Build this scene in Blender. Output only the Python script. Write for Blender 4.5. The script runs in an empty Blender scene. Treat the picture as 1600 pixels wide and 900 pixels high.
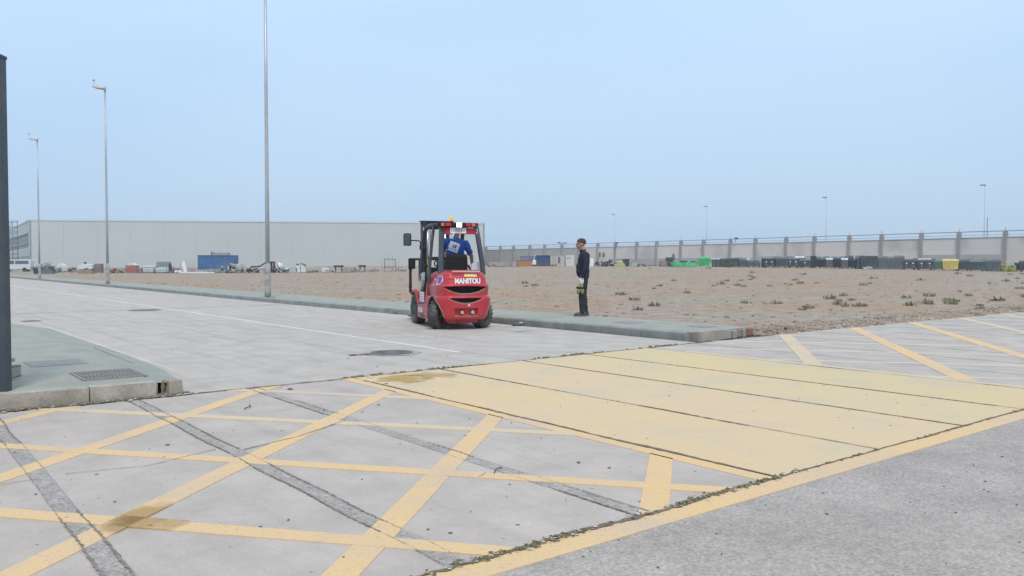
import bpy, bmesh, math, random
from math import radians as R, sin, cos, pi, sqrt
from mathutils import Vector, Matrix, noise
from mathutils.bvhtree import BVHTree
random.seed(7)
C = bpy.context.scene.collection
S = bpy.context.scene

# ------------------------------------------------------------------ camera, sky, sun, exposure
FPX, CAMH, TH = 1280.0, 1.3, math.atan(38/1280)
cam = bpy.data.cameras.new('camera'); cam.sensor_width = 36; cam.lens = 36*FPX/1600
cam.clip_start = .05; cam.clip_end = 9000
camo = bpy.data.objects.new('camera', cam); C.objects.link(camo)
camo.location = (0, 0, CAMH); camo.rotation_euler = (pi/2-TH, 0, 0)
S.camera = camo

SUN_EL, SUN_AZ = R(56), R(168)          # azimuth measured clockwise from +Y (north)
world = bpy.data.worlds.new('World'); S.world = world; world.use_nodes = True
nt = world.node_tree; nt.nodes.clear()
o_ = nt.nodes.new('ShaderNodeOutputWorld'); mx = nt.nodes.new('ShaderNodeMixShader')
bg1 = nt.nodes.new('ShaderNodeBackground'); bg2 = nt.nodes.new('ShaderNodeBackground')
sky = nt.nodes.new('ShaderNodeTexSky'); sky.sky_type = 'NISHITA'; sky.sun_disc = False
sky.sun_elevation = SUN_EL; sky.sun_rotation = SUN_AZ
sky.air_density = 1.0; sky.dust_density = 2.0; sky.ozone_density = 2.0
nt.links.new(sky.outputs[0], bg1.inputs[0]); bg1.inputs[1].default_value = .06
# thin high overcast veil: soft, almost even, a little paler in drifting patches
tc = nt.nodes.new('ShaderNodeTexCoord'); mp = nt.nodes.new('ShaderNodeMapping'); mp.inputs['Scale'].default_value = (1, 1, 3.5)
ns = nt.nodes.new('ShaderNodeTexNoise'); ns.inputs['Scale'].default_value = 1.3; ns.inputs['Detail'].default_value = 5
rp = nt.nodes.new('ShaderNodeValToRGB')
rp.color_ramp.elements[0].position = .38; rp.color_ramp.elements[0].color = (.395, .555, .755, 1)
rp.color_ramp.elements[1].position = .62; rp.color_ramp.elements[1].color = (.45, .60, .77, 1)
nt.links.new(tc.outputs['Generated'], mp.inputs[0]); nt.links.new(mp.outputs[0], ns.inputs['Vector'])
sx_ = nt.nodes.new('ShaderNodeSeparateXYZ'); nt.links.new(tc.outputs['Generated'], sx_.inputs[0])
gr_ = nt.nodes.new('ShaderNodeMapRange'); gr_.inputs[1].default_value = 0; gr_.inputs[2].default_value = .30; gr_.inputs[3].default_value = .78; gr_.inputs[4].default_value = .99
nt.links.new(sx_.outputs[2], gr_.inputs[0]); sc_ = nt.nodes.new('ShaderNodeVectorMath'); sc_.operation = 'SCALE'
nt.links.new(ns.outputs[0], rp.inputs[0]); nt.links.new(rp.outputs[0], sc_.inputs[0]); nt.links.new(gr_.outputs[0], sc_.inputs['Scale']); nt.links.new(sc_.outputs[0], bg2.inputs[0]); bg2.inputs[1].default_value = 1.0
mx.inputs[0].default_value = .88
nt.links.new(bg1.outputs[0], mx.inputs[1]); nt.links.new(bg2.outputs[0], mx.inputs[2]); nt.links.new(mx.outputs[0], o_.inputs[0])

sl = bpy.data.lights.new('sun', 'SUN'); sl.energy = 1.5; sl.angle = R(15); sl.color = (1, .92, .82)
so = bpy.data.objects.new('sun', sl); C.objects.link(so)
so.rotation_euler = (pi/2-SUN_EL, 0, pi-SUN_AZ)
so.location = (20, -20, 60)
S.view_settings.view_transform = 'Standard'; S.view_settings.look = 'None'
S.view_settings.exposure = .58; S.view_settings.gamma = 1.0
S.cycles.max_bounces = 6; S.cycles.use_denoising = True

# ------------------------------------------------------------------ helpers
AX, BX = Vector((-.62, .785)), Vector((.785, .62))
def P(a, b, z=0): v = AX*a+BX*b; return Vector((v.x, v.y, z))
ROT = math.atan2(.62, .785)             # the yard's grid is turned by this angle
def ray(x, y):
    u = (x-800)/FPX; v = (450-y)/FPX
    return Vector((u, cos(TH)+v*sin(TH), -sin(TH)+v*cos(TH)))
def at(x, Y, z=None):                   # X position seen in picture column x at depth Y
    d = ray(x, 412); X = d.x/d.y*Y
    return Vector((X, Y, ground(X, Y) if z is None else z))
def sst(t): t = max(0, min(1, t)); return t*t*(3-2*t)
def afar(b): return 8.4+.035*(max(2, min(b, 16))-4)
def ground(X, Y):
    a = -.62*X+.785*Y; b = .785*X+.62*Y
    w = .14+.86*sst((b-33)/50)
    return .86*sst((a-9.5)/62)*w*sst((b-14)/12) if b > 14 else 0

def tag(o, label=None, cat=None, group=None, kind=None):
    if label: o['label'] = label
    if cat: o['category'] = cat
    if group: o['group'] = group
    if kind: o['kind'] = kind
    return o
def thing(name, label, cat, loc=(0, 0, 0), rz=0, group=None):
    o = bpy.data.objects.new(name, None); C.objects.link(o); o.location = loc; o.rotation_euler = (0, 0, rz)
    return tag(o, label, cat, group)
def copy_tree(o, parent=None):
    c = o.copy(); C.objects.link(c)
    if parent: c.parent = parent
    for ch in [k for k in C.objects if k.parent == o]: copy_tree(ch, c)
    return c

MATS = {}
def mat(name, rgb, rough=.7, metal=0, var=.12, scale=3, fine=0, fscale=120, bump=0, bscale=40, dirt=None, dirt_amt=0, dscale=2, rgb2=None, spec=.3, emit=None, coat=0):
    """principled surface: broad tone variation + fine grain + optional second colour in patches"""
    if name in MATS: return MATS[name]
    m = bpy.data.materials.new(name); m.use_nodes = True; MATS[name] = m
    n = m.node_tree.nodes; l = m.node_tree.links; p = n['Principled BSDF']
    p.inputs['Roughness'].default_value = rough; p.inputs['Metallic'].default_value = metal
    p.inputs['Specular IOR Level'].default_value = spec; p.inputs['Coat Weight'].default_value = coat
    t = n.new('ShaderNodeTexCoord')
    def noi(s, d=4, dist=0):
        k = n.new('ShaderNodeTexNoise'); k.inputs['Scale'].default_value = s; k.inputs['Detail'].default_value = d
        k.inputs['Distortion'].default_value = dist; l.new(t.outputs['Object'], k.inputs['Vector']); return k.outputs[0]
    def math_(op, a, b):
        k = n.new('ShaderNodeMath'); k.operation = op
        for i, v in enumerate((a, b)):
            if isinstance(v, (int, float)): k.inputs[i].default_value = v
            else: l.new(v, k.inputs[i])
        return k.outputs[0]
    def mixc(f, a, b):
        k = n.new('ShaderNodeMix'); k.data_type = 'RGBA'
        if isinstance(f, (int, float)): k.inputs[0].default_value = f
        else: l.new(f, k.inputs[0])
        for i, v in ((6, a), (7, b)):
            if isinstance(v, tuple): k.inputs[i].default_value = v+(1,)
            else: l.new(v, k.inputs[i])
        return k.outputs[2]
    def ramp(v, lo, hi):
        k = n.new('ShaderNodeMapRange'); k.inputs['From Min'].default_value = lo; k.inputs['From Max'].default_value = hi
        l.new(v, k.inputs['Value']); return k.outputs[0]
    col = tuple(rgb)
    if rgb2: col = mixc(ramp(noi(dscale*.7, 6, .5), .40, .62), col, tuple(rgb2))
    if dirt: col = mixc(math_('MULTIPLY', ramp(noi(dscale, 8, .3), .48, .68), dirt_amt), col, tuple(dirt))
    v1 = math_('MULTIPLY', math_('SUBTRACT', noi(scale, 6), .5), var*2.4)
    g = math_('ADD', v1, 1.0)
    if fine: g = math_('ADD', g, math_('MULTIPLY', math_('SUBTRACT', noi(fscale, 3), .5), fine*3))
    k = n.new('ShaderNodeVectorMath'); k.operation = 'SCALE'
    if isinstance(col, tuple): k.inputs[0].default_value = col
    else: l.new(col, k.inputs[0])
    l.new(g, k.inputs['Scale']); l.new(k.outputs[0], p.inputs['Base Color'])
    if bump:
        b = n.new('ShaderNodeBump'); b.inputs['Strength'].default_value = bump; b.inputs['Distance'].default_value = .02
        l.new(noi(bscale, 5), b.inputs['Height']); l.new(b.outputs[0], p.inputs['Normal'])
    if emit: p.inputs['Emission Color'].default_value = tuple(emit[:3])+(1,); p.inputs['Emission Strength'].default_value = emit[3]
    m['_h'] = 0
    return m

class MB:
    """collects shapes into one mesh"""
    def __init__(s): s.bm = bmesh.new(); s.mats = []
    def mi(s, m):
        if m not in s.mats: s.mats.append(m)
        return s.mats.index(m)
    def faces(s, fs, m, smooth=False):
        i = s.mi(m)
        for f in fs: f.material_index = i; f.smooth = smooth
    def box(s, c, d, m, bev=0, rot=None, taper=None):
        r = bmesh.ops.create_cube(s.bm, size=1); vs = r['verts']
        for v in vs:
            k = taper if (taper and v.co.z > 0) else 1
            if isinstance(k, tuple): v.co = Vector((v.co.x*d[0]*k[0], v.co.y*d[1]*k[1], v.co.z*d[2]))
            else: v.co = Vector((v.co.x*d[0]*k, v.co.y*d[1]*k, v.co.z*d[2]))
        fs = set(f for v in vs for f in v.link_faces)
        if bev:
            es = list(set(e for v in vs for e in v.link_edges))
            q = bmesh.ops.bevel(s.bm, geom=es, offset=bev, segments=2, affect='EDGES', profile=.5)
            vs = list(set(v for f in q['faces'] for v in f.verts)); 
            # gather the whole island
            seen = set(vs); st = list(vs)
            while st:
                v = st.pop()
                for e in v.link_edges:
                    o = e.other_vert(v)
                    if o not in seen: seen.add(o); st.append(o)
            vs = list(seen); fs = set(f for v in vs for f in v.link_faces)
        M = Matrix.Translation(Vector(c))
        if rot: M = M @ (rot if isinstance(rot, Matrix) else Matrix.Rotation(rot, 4, 'Z'))
        bmesh.ops.transform(s.bm, matrix=M, verts=vs)
        s.faces(fs, m); return s
    def tube(s, pts, r, m, seg=10, smooth=True, cap=True, flat=1):
        pts = [Vector(p) for p in pts]; rings = []
        rs = r if isinstance(r, (list, tuple)) else [r]*len(pts)
        up = None
        for i, p in enumerate(pts):
            d = (pts[min(i+1, len(pts)-1)]-pts[max(i-1, 0)]).normalized()
            if up is None:
                up = Vector((0, 0, 1)) if abs(d.z) < .9 else Vector((1, 0, 0))
            x = d.cross(up).normalized(); up = x.cross(d).normalized()
            rings.append([s.bm.verts.new(p+x*cos(2*pi*k/seg)*rs[i]+up*sin(2*pi*k/seg)*rs[i]*flat) for k in range(seg)])
        fs = []
        for a, b in zip(rings, rings[1:]):
            for k in range(seg): fs.append(s.bm.faces.new((a[k], a[(k+1) % seg], b[(k+1) % seg], b[k])))
        s.faces(fs, m, smooth)
        if cap: s.faces([s.bm.faces.new(rings[0][::-1]), s.bm.faces.new(rings[-1])], m)
        return s
    def lathe(s, prof, m, c=(0, 0, 0), axis='Z', seg=28, smooth=True, rot=None):
        rings = []
        for r, h in prof:
            rings.append([Vector((r*cos(2*pi*k/seg), r*sin(2*pi*k/seg), h)) for k in range(seg)])
        M = Matrix.Identity(4)
        if axis == 'X': M = Matrix.Rotation(pi/2, 4, 'Y')
        if axis == 'Y': M = Matrix.Rotation(-pi/2, 4, 'X')
        if rot: M = rot @ M
        M = Matrix.Translation(Vector(c)) @ M
        rv = [[s.bm.verts.new(M @ v) for v in rg] for rg in rings]; fs = []
        for a, b in zip(rv, rv[1:]):
            for k in range(seg): fs.append(s.bm.faces.new((a[k], a[(k+1) % seg], b[(k+1) % seg], b[k])))
        s.faces(fs, m, smooth)
        s.faces([s.bm.faces.new(rv[0][::-1]), s.bm.faces.new(rv[-1])], m)
        return s
    def prism(s, pts, h0, h1, m, plane='XY', M=None):
        """outline extruded between h0 and h1; plane 'XY' along z, 'YZ' along x, 'XZ' along y"""
        def v3(p, h): return Vector((p[0], p[1], h)) if plane == 'XY' else Vector((h, p[0], p[1])) if plane == 'YZ' else Vector((p[0], h, p[1]))
        a = [v3(p, h0) for p in pts]; b = [v3(p, h1) for p in pts]
        if M: a = [M @ v for v in a]; b = [M @ v for v in b]
        a = [s.bm.verts.new(v) for v in a]; b = [s.bm.verts.new(v) for v in b]; n = len(a)
        fs = [s.bm.faces.new((a[k], a[(k+1) % n], b[(k+1) % n], b[k])) for k in range(n)]
        fs += [s.bm.faces.new(a[::-1]), s.bm.faces.new(b)]
        s.faces(fs, m); return s
    def poly(s, pts, m):
        s.faces([s.bm.faces.new([s.bm.verts.new(Vector(p)) for p in pts])], m); return s
    def ball(s, c, r, m, sub=2, sq=(1, 1, 1), jit=0, smooth=True):
        q = bmesh.ops.create_icosphere(s.bm, subdivisions=sub, radius=r)
        for v in q['verts']:
            k = 1+random.uniform(-jit, jit)
            v.co = Vector((v.co.x*sq[0]*k+c[0], v.co.y*sq[1]*k+c[1], v.co.z*sq[2]*k+c[2]))
        s.faces(set(f for v in q['verts'] for f in v.link_faces), m, smooth); return s
    def build(s, name, parent=None, recalc=True):
        if recalc: bmesh.ops.recalc_face_normals(s.bm, faces=s.bm.faces)
        me = bpy.data.meshes.new(name); s.bm.to_mesh(me); s.bm.free()
        for m in s.mats: me.materials.append(m)
        o = bpy.data.objects.new(name, me); C.objects.link(o)
        if parent: o.parent = parent
        return o

def evaluated(o, name=None):
    dg = bpy.context.evaluated_depsgraph_get(); me = bpy.data.meshes.new_from_object(o.evaluated_get(dg), depsgraph=dg)
    return me

def text_mesh(body, size, m, ext=.002, bold=.0, shear=0, spacing=1):
    cu = bpy.data.curves.new('writing', 'FONT'); cu.body = body; cu.size = size; cu.extrude = ext; cu.offset = bold
    cu.align_x = 'CENTER'; cu.align_y = 'CENTER'; cu.shear = shear; cu.space_character = spacing
    o = bpy.data.objects.new('writing', cu); C.objects.link(o)
    bpy.context.view_layer.update(); me = evaluated(o); bpy.data.objects.remove(o)
    me.materials.clear(); me.materials.append(m)
    return me
def writing(name, body, size, m, parent, M, **k):
    me = text_mesh(body, size, m, **k)
    if callable(M):
        for v in me.vertices: v.co = M(v.co)
    else: me.transform(M)
    o = bpy.data.objects.new(name, me); C.objects.link(o); o.parent = parent; return o

# ------------------------------------------------------------------ ground materials
def ground_mat(name, rgb, rough=.85, blotch=.10, stain=(.25, .24, .23), stain_amt=.35, grain=.10, gscale=90, streak=0, spots=.5, bump=.15, big=.35, voro=0, ridge=0):
    if name in MATS: return MATS[name]
    m = bpy.data.materials.new(name); m.use_nodes = True; MATS[name] = m
    n = m.node_tree.nodes; l = m.node_tree.links; p = n['Principled BSDF']
    p.inputs['Roughness'].default_value = rough; p.inputs['Specular IOR Level'].default_value = .25
    t = n.new('ShaderNodeTexCoord'); mp = n.new('ShaderNodeMapping'); mp.inputs['Rotation'].default_value = (0, 0, -ROT)
    l.new(t.outputs['Object'], mp.inputs[0])        # after this: x runs along b, y along a
    def noi(s, d=5, dist=0, sc=None):
        k = n.new('ShaderNodeTexNoise'); k.inputs['Scale'].default_value = s; k.inputs['Detail'].default_value = d; k.inputs['Distortion'].default_value = dist
        src = mp.outputs[0]
        if sc:
            q = n.new('ShaderNodeMapping'); q.inputs['Scale'].default_value = sc; l.new(src, q.inputs[0]); src = q.outputs[0]
        l.new(src, k.inputs['Vector']); return k.outputs[0]
    def rng(v, a, b, c=0, d=1):
        k = n.new('ShaderNodeMapRange'); k.inputs[1].default_value = a; k.inputs[2].default_value = b; k.inputs[3].default_value = c; k.inputs[4].default_value = d
        l.new(v, k.inputs[0]); return k.outputs[0]
    def mixc(f, a, b):
        k = n.new('ShaderNodeMix'); k.data_type = 'RGBA'; l.new(f, k.inputs[0])
        for i, v in ((6, a), (7, b)):
            if isinstance(v, tuple): k.inputs[i].default_value = v+(1,)
            else: l.new(v, k.inputs[i])
        return k.outputs[2]
    def mul(a, b):
        k = n.new('ShaderNodeMath'); k.operation = 'MULTIPLY'; l.new(a, k.inputs[0]); l.new(b, k.inputs[1]); return k.outputs[0]
    col = mixc(rng(noi(big, 6, .4), .38, .62, 0, stain_amt), tuple(rgb), tuple(stain))
    g = mul(rng(noi(2.2, 7, .2), .3, .7, 1-blotch, 1+blotch), rng(noi(gscale, 3), .3, .7, 1-grain, 1+grain))
    g = mul(g, rng(noi(gscale*.22, 4), .3, .7, 1-grain*.5, 1+grain*.5))
    if streak: g = mul(g, rng(noi(1.6, 4, .1, (3.2, .12, 1)), .5, .7, 1, 1-streak))
    if ridge: g = mul(g, rng(noi(1.5, 3, .15, (.25, 3.0, 1)), .35, .65, 1-ridge, 1+ridge))
    if spots:
        v = n.new('ShaderNodeTexVoronoi'); v.inputs['Scale'].default_value = 5.5; l.new(mp.outputs[0], v.inputs['Vector'])
        g = mul(g, rng(v.outputs['Distance'], .03, .06, 1-spots, 1))
        v = n.new('ShaderNodeTexVoronoi'); v.inputs['Scale'].default_value = 1.1; l.new(mp.outputs[0], v.inputs['Vector'])
        g = mul(g, rng(v.outputs['Distance'], .02, .035, 1-spots*.8, 1))
    if voro:
        v = n.new('ShaderNodeTexVoronoi'); v.inputs['Scale'].default_value = voro; l.new(mp.outputs[0], v.inputs['Vector'])
        k = n.new('ShaderNodeSeparateColor'); l.new(v.outputs['Color'], k.inputs[0]); g = mul(g, rng(k.outputs[0], 0, 1, .84, 1.16))
    k = n.new('ShaderNodeVectorMath'); k.operation = 'SCALE'; l.new(col, k.inputs[0]); l.new(g, k.inputs['Scale'])
    l.new(k.outputs[0], p.inputs['Base Color'])
    b = n.new('ShaderNodeBump'); b.inputs['Strength'].default_value = bump; b.inputs['Distance'].default_value = .01
    l.new(noi(gscale, 4), b.inputs['Height']); l.new(b.outputs[0], p.inputs['Normal'])
    return m

def paint_mat(name, rgb, under, wear=.35, thr=(.50, .66), tint=None):
    """road paint worn through to the concrete in irregular patches, dirtied by tyres"""
    if name in MATS: return MATS[name]
    m = bpy.data.materials.new(name); m.use_nodes = True; MATS[name] = m
    n = m.node_tree.nodes; l = m.node_tree.links; p = n['Principled BSDF']
    p.inputs['Roughness'].default_value = .75; p.inputs['Specular IOR Level'].default_value = .3
    t = n.new('ShaderNodeTexCoord')
    def noi(s, d=6, dist=0):
        k = n.new('ShaderNodeTexNoise'); k.inputs['Scale'].default_value = s; k.inputs['Detail'].default_value = d; k.inputs['Distortion'].default_value = dist
        l.new(t.outputs['Object'], k.inputs['Vector']); return k.outputs[0]
    def rng(v, a, b, c=0, d=1):
        k = n.new('ShaderNodeMapRange'); k.inputs[1].default_value = a; k.inputs[2].default_value = b; k.inputs[3].default_value = c; k.inputs[4].default_value = d
        l.new(v, k.inputs[0]); return k.outputs[0]
    def mixc(f, a, b):
        k = n.new('ShaderNodeMix'); k.data_type = 'RGBA'; l.new(f, k.inputs[0])
        for i, v in ((6, a), (7, b)):
            if isinstance(v, tuple): k.inputs[i].default_value = v+(1,)
            else: l.new(v, k.inputs[i])
        return k.outputs[2]
    col = tuple(rgb)
    if tint: col = mixc(rng(noi(.7, 5, .4), .35, .65), col, tuple(tint))
    col = mixc(rng(noi(1.4, 8, .3), thr[0], thr[1], 0, wear), col, tuple(under))
    col = mixc(rng(noi(45, 5), .56, .70, 0, wear*1.2), col, tuple(x*.8 for x in under))
    g = rng(noi(160, 2), .3, .7, .94, 1.06)
    k = n.new('ShaderNodeVectorMath'); k.operation = 'SCALE'; l.new(col, k.inputs[0]); l.new(g, k.inputs['Scale'])
    l.new(k.outputs[0], p.inputs['Base Color'])
    b = n.new('ShaderNodeBump'); b.inputs['Strength'].default_value = .12; b.inputs['Distance'].default_value = .01
    l.new(noi(90, 4), b.inputs['Height']); l.new(b.outputs[0], p.inputs['Normal'])
    return m

CONC = (.472, .403, .352)
m_yard = ground_mat('yard_concrete', CONC, stain=(.415, .355, .312), grain=.07, gscale=70, streak=.08)
m_rib = ground_mat('ribbed_concrete', (.445, .393, .345), stain=(.39, .348, .31), grain=.06, gscale=70, ridge=.07)
m_road = ground_mat('road_concrete', (.477, .418, .367), stain=(.42, .37, .327), grain=.06, gscale=60, streak=.14, big=.22)
m_asph = ground_mat('worn_asphalt', (.36, .312, .274), stain=(.41, .357, .314), stain_amt=.6, grain=.15, gscale=60, spots=.4, bump=.5, voro=70, big=.8)
m_walk = ground_mat('green_grey_pavement', (.315, .32, .268), stain=(.345, .325, .275), grain=.06, gscale=60, big=.6, stain_amt=.7, spots=.3)
m_kerb = ground_mat('kerb_concrete', (.43, .385, .325), stain=(.27, .235, .19), stain_amt=.75, grain=.12, gscale=40, big=2.5, spots=.3, bump=.5)
m_kerb2 = ground_mat('kerb_grey_concrete', (.30, .31, .29), stain=(.22, .22, .2), stain_amt=.6, grain=.1, gscale=40, big=2.5, spots=.3, bump=.5)
m_dirt = ground_mat('bare_dirt', (.352, .236, .155), stain=(.325, .265, .205), stain_amt=1, grain=.12, gscale=9, spots=.2, bump=.6, blotch=.20, big=.13, ridge=.05)
m_plain = ground_mat('distant_ground', (.31, .27, .23), stain=(.27, .26, .22), grain=.1, gscale=3, spots=0, big=.02)
m_patch = ground_mat('asphalt_patch', (.365, .325, .29), stain=(.31, .275, .247), grain=.25, gscale=55, bump=.5, voro=60, big=3)
m_yel = paint_mat('yellow_line_paint', (.71, .475, .225), CONC, wear=.42, tint=(.67, .465, .27))
m_yel2 = paint_mat('faded_yellow_paint', (.64, .485, .31), CONC, wear=.38, thr=(.48, .66), tint=(.60, .47, .33))
m_slab = paint_mat('yellow_slab_paint', (.555, .465, .290), (.50, .45, .36), wear=.35, tint=(.54, .455, .305))
m_slabs = [paint_mat('yellow_slab_paint_%d' % i, c, (.50, .44, .34), wear=.42, tint=t) for i, (c, t) in enumerate((
    ((.66, .480, .270), (.64, .475, .29)), ((.65, .48, .28), (.635, .475, .295)), ((.635, .485, .275), (.63, .475, .285)), ((.63, .485, .260), (.615, .47, .27))))]
m_white = paint_mat('white_line_paint', (.66, .61, .55), CONC, wear=.45, thr=(.5, .7))
m_crack2 = mat('fine_crack_dirt', (.235, .20, .165), .95, var=.5, scale=20, fine=.3)
m_pale = paint_mat('pale_worn_paint', (.60, .53, .42), CONC, wear=.5, thr=(.45, .62))
m_crack = mat('crack_dirt', (.185, .145, .105), .95, var=.4, scale=14, fine=.3)
m_stain = mat('ochre_stain', (.42, .28, .11), .9, var=.2, scale=9)

def laid(mb, pts, m):                   # thin coat lying on the ground, its edges closed down to the surface
    top = [mb.bm.verts.new(Vector(p)) for p in pts]; bot = [mb.bm.verts.new(Vector((p[0], p[1], 0))) for p in pts]; n = len(top)
    mb.faces([mb.bm.faces.new(top)]+[mb.bm.faces.new((top[k], bot[k], bot[(k+1) % n], top[(k+1) % n])) for k in range(n)], m)
def sheet(mb, pts, z, m):               # flat polygon given in grid (a, b)
    if .001 < z < .02: laid(mb, [P(a, b, z) for a, b in pts], m)
    else: mb.poly([P(a, b, z) for a, b in pts], m)
    return mb
def strip(mb, a0, b0, a1, b1, w, z, m, wob=0, clip=None):
    """painted line from (a0,b0) to (a1,b1), ends cut on clip = (amin, amax, bmin, bmax)"""
    n = 14 if wob else 1
    d = Vector((a1-a0, b1-b0)); nn = Vector((-d.y, d.x)).normalized()*w/2
    L = [Vector((a0, b0))+d*(i/n) for i in range(n+1)]
    for i in range(n):
        j = [random.uniform(-wob, wob) for _ in range(4)] if wob else [0]*4
        q = [L[i]+nn, L[i]-nn, L[i+1]-nn, L[i+1]+nn]
        poly = [Vector(v) for v in q]
        if clip: poly = clip_poly(poly, clip)
        if len(poly) > 2: laid(mb, [P(v.x, v.y, z) for v in poly], m)
def clip_poly(poly, c):
    for ax, lim, sg in ((0, c[0], 1), (0, c[1], -1), (1, c[2], 1), (1, c[3], -1)):
        out = []
        for i in range(len(poly)):
            p, q = poly[i-1], poly[i]; dp, dq = (p[ax]-lim)*sg, (q[ax]-lim)*sg
            if (dp >= 0) != (dq >= 0): out.append(p+(q-p)*(dp/(dp-dq)))
            if dq >= 0: out.append(q)
        poly = out
        if not poly: break
    return poly
def crack(mb, pts, w, z, m, step=.09, jag=.6, wander=.012, gaps=0):
    """thin irregular ribbon along grid points: width and course wander, sometimes breaks off"""
    for (a0, b0), (a1, b1) in zip(pts, pts[1:]):
        d = Vector((a1-a0, b1-b0)); n = max(2, int(d.length/step)); nn = Vector((-d.y, d.x)).normalized()
        prev = None
        for i in range(n+1):
            c = Vector((a0, b0))+d*(i/n)
            wn = noise.noise(Vector((c.x*1.7, c.y*1.7, 3)))*wander*2+random.uniform(-1, 1)*wander*.5
            k = noise.noise(Vector((c.x*.9, c.y*.9, 9)))
            ww = w*(.55+jag*random.random()+max(0, k)*1.6)/2
            if gaps and noise.noise(Vector((c.x*.6+5, c.y*.6, 1))) > .35-gaps: ww *= .25
            q = (c+nn*(wn+ww), c+nn*(wn-ww))
            if prev: mb.poly([P(prev[0].x, prev[0].y, z), P(prev[1].x, prev[1].y, z), P(q[1].x, q[1].y, z), P(q[0].x, q[0].y, z)], m)
            prev = q

# ------------------------------------------------------------------ setting: ground sheets
AN = 2.87
mb = MB(); mb.poly([(-2500, -300, -.12), (2500, -300, -.12), (2500, 4000, -.12), (-2500, 4000, -.12)], m_plain)
tag(mb.build('ground'), 'flat pale ground running to the horizon', kind='structure')
mb = MB(); sheet(mb, [(AN, -30), (AN, 60), (-25, 60), (-25, -30)], 0, m_asph)
street = tag(mb.build('street'), 'coarse worn grey asphalt in the foreground', kind='structure')
mb = MB()
bs = [-30, 2, 4, 16, 60]
for b0, b1 in zip(bs, bs[1:]):
    if b0 >= 16: aa, ab = afar(b0), afar(b0)
    else: aa, ab = afar(b0), afar(b1)
    sheet(mb, [(AN, b0), (AN, b1), (ab, b1), (aa, b0)], 0, m_rib if b0 >= 16 else m_yard)
yard = tag(mb.build('paved_yard'), 'pale concrete forecourt with yellow hatching', kind='structure')
mb = MB()
sheet(mb, [(afar(10.75), 10.75), (220, 10.75), (220, -60), (20.5, -60), (20.5, 2), (afar(2), 2), (afar(4), 4)], 0, m_road)
sheet(mb, [(20.5, -60), (20.5, 2), (afar(2), 2), (afar(-30), -60)], -.03, m_road)
road = tag(mb.build('road'), 'pale worn concrete road with thin white lines', kind='structure')

# ---- yard: painted hatching and joints are parts of the yard
def part(mb, name, parent, label=None):
    o = mb.build(name, parent)
    if label: o['label'] = label
    return o
ZT, ZP, ZC = .002, .004, .006
LB = (AN, 8.42, -6, 4.2)
mb = MB()
for b in (.81, 1.98, 3.14, -.37): strip(mb, AN, b, 8.42, b, .098, ZT, m_patch)
part(mb, 'trench_patch', yard, 'dark asphalt strips filling narrow trenches')
Al = [((5.78, .62), (8.12, 3.10)), ((3.94, .46), (7.30, 4.17)), ((3.09, 1.53), (5.45, 4.10)), ((2.88, 3.22), (3.73, 4.25)), ((7.3, .3), (8.2, 1.3)), ]
Bl = [((6.82, .73), (2.85, 3.88)), ((8.25, 1.28), (4.61, 4.20)), ((8.35, 2.97), (6.71, 4.20)), ((4.98, .53), (2.86, 2.26)), ((4.1, -.4), (2.9, .62))]
for i, ((a0, b0), (a1, b1)) in enumerate(Al):
    d = Vector((a1-a0, b1-b0)); a0 -= d.x*1.4; b0 -= d.y*1.4; a1 += d.x*.2; b1 += d.y*.2
    mb = MB(); strip(mb, a0, b0, a1, b1, .155, ZP, m_yel, clip=LB); part(mb, 'hatch_line', yard)
for i, ((a0, b0), (a1, b1)) in enumerate(Bl):
    d = Vector((a1-a0, b1-b0)); a0 -= d.x*1.0; b0 -= d.y*1.0; a1 += d.x*.2; b1 += d.y*.2
    mb = MB(); strip(mb, a0, b0, a1, b1, .13 if i else .13, ZP+.0015, m_yel2 if i in (1, 2) else m_yel, clip=LB); part(mb, 'hatch_line', yard)
mb = MB(); sheet(mb, [(AN, 4.18), (AN, 4.31), (8.42, 4.31), (8.42, 4.18)], ZP, m_yel); part(mb, 'border_line', yard)
mb = MB(); sheet(mb, [(2.70, -8), (2.70, 14), (2.87, 14), (2.87, -8)], ZP, m_yel); part(mb, 'border_line', yard)
# four big painted slabs
PB = [4.32, 5.53, 6.87, 8.08, 9.42]
for i in range(4):
    b0, b1 = PB[i]+.012, PB[i+1]-.012
    mb = MB(); sheet(mb, [(AN+.01, b0), (AN+.01, b1), (afar(b1)-.03, b1), (afar(b0)-.03, b0)], ZP, m_slabs[i]); part(mb, 'painted_slab', yard)
mb = MB(); sheet(mb, [(AN, 9.44), (AN, 9.60), (7.9, 9.60), (7.9, 9.44)], ZP, m_yel2); part(mb, 'border_line', yard)
# right-hand hatching, faded
RB = (AN, 8.72, 9.6, 60)
for k in range(9):
    b0 = 13.15+2.42*k; mb = MB(); strip(mb, 8.7, b0+.1, 2.5, b0+.1-6.2*1.29, .22, ZP+.0015, m_yel if k in (1, 2) else m_yel2, clip=RB); part(mb, 'hatch_line', yard)
for k in range(16):
    s = 13.2+1.72*k; mb = MB(); strip(mb, 9, s-.82*9, 2.5, s-.82*2.5, .11, ZP, m_pale, clip=RB); part(mb, 'hatch_line', yard)
mb = MB()
for b in [10.6+1.2*k for k in range(14)]: strip(mb, AN, b, 8.7, b, .07, ZT, m_patch)
part(mb, 'trench_patch', yard, 'faint darker joints in the right-hand concrete')
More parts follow.
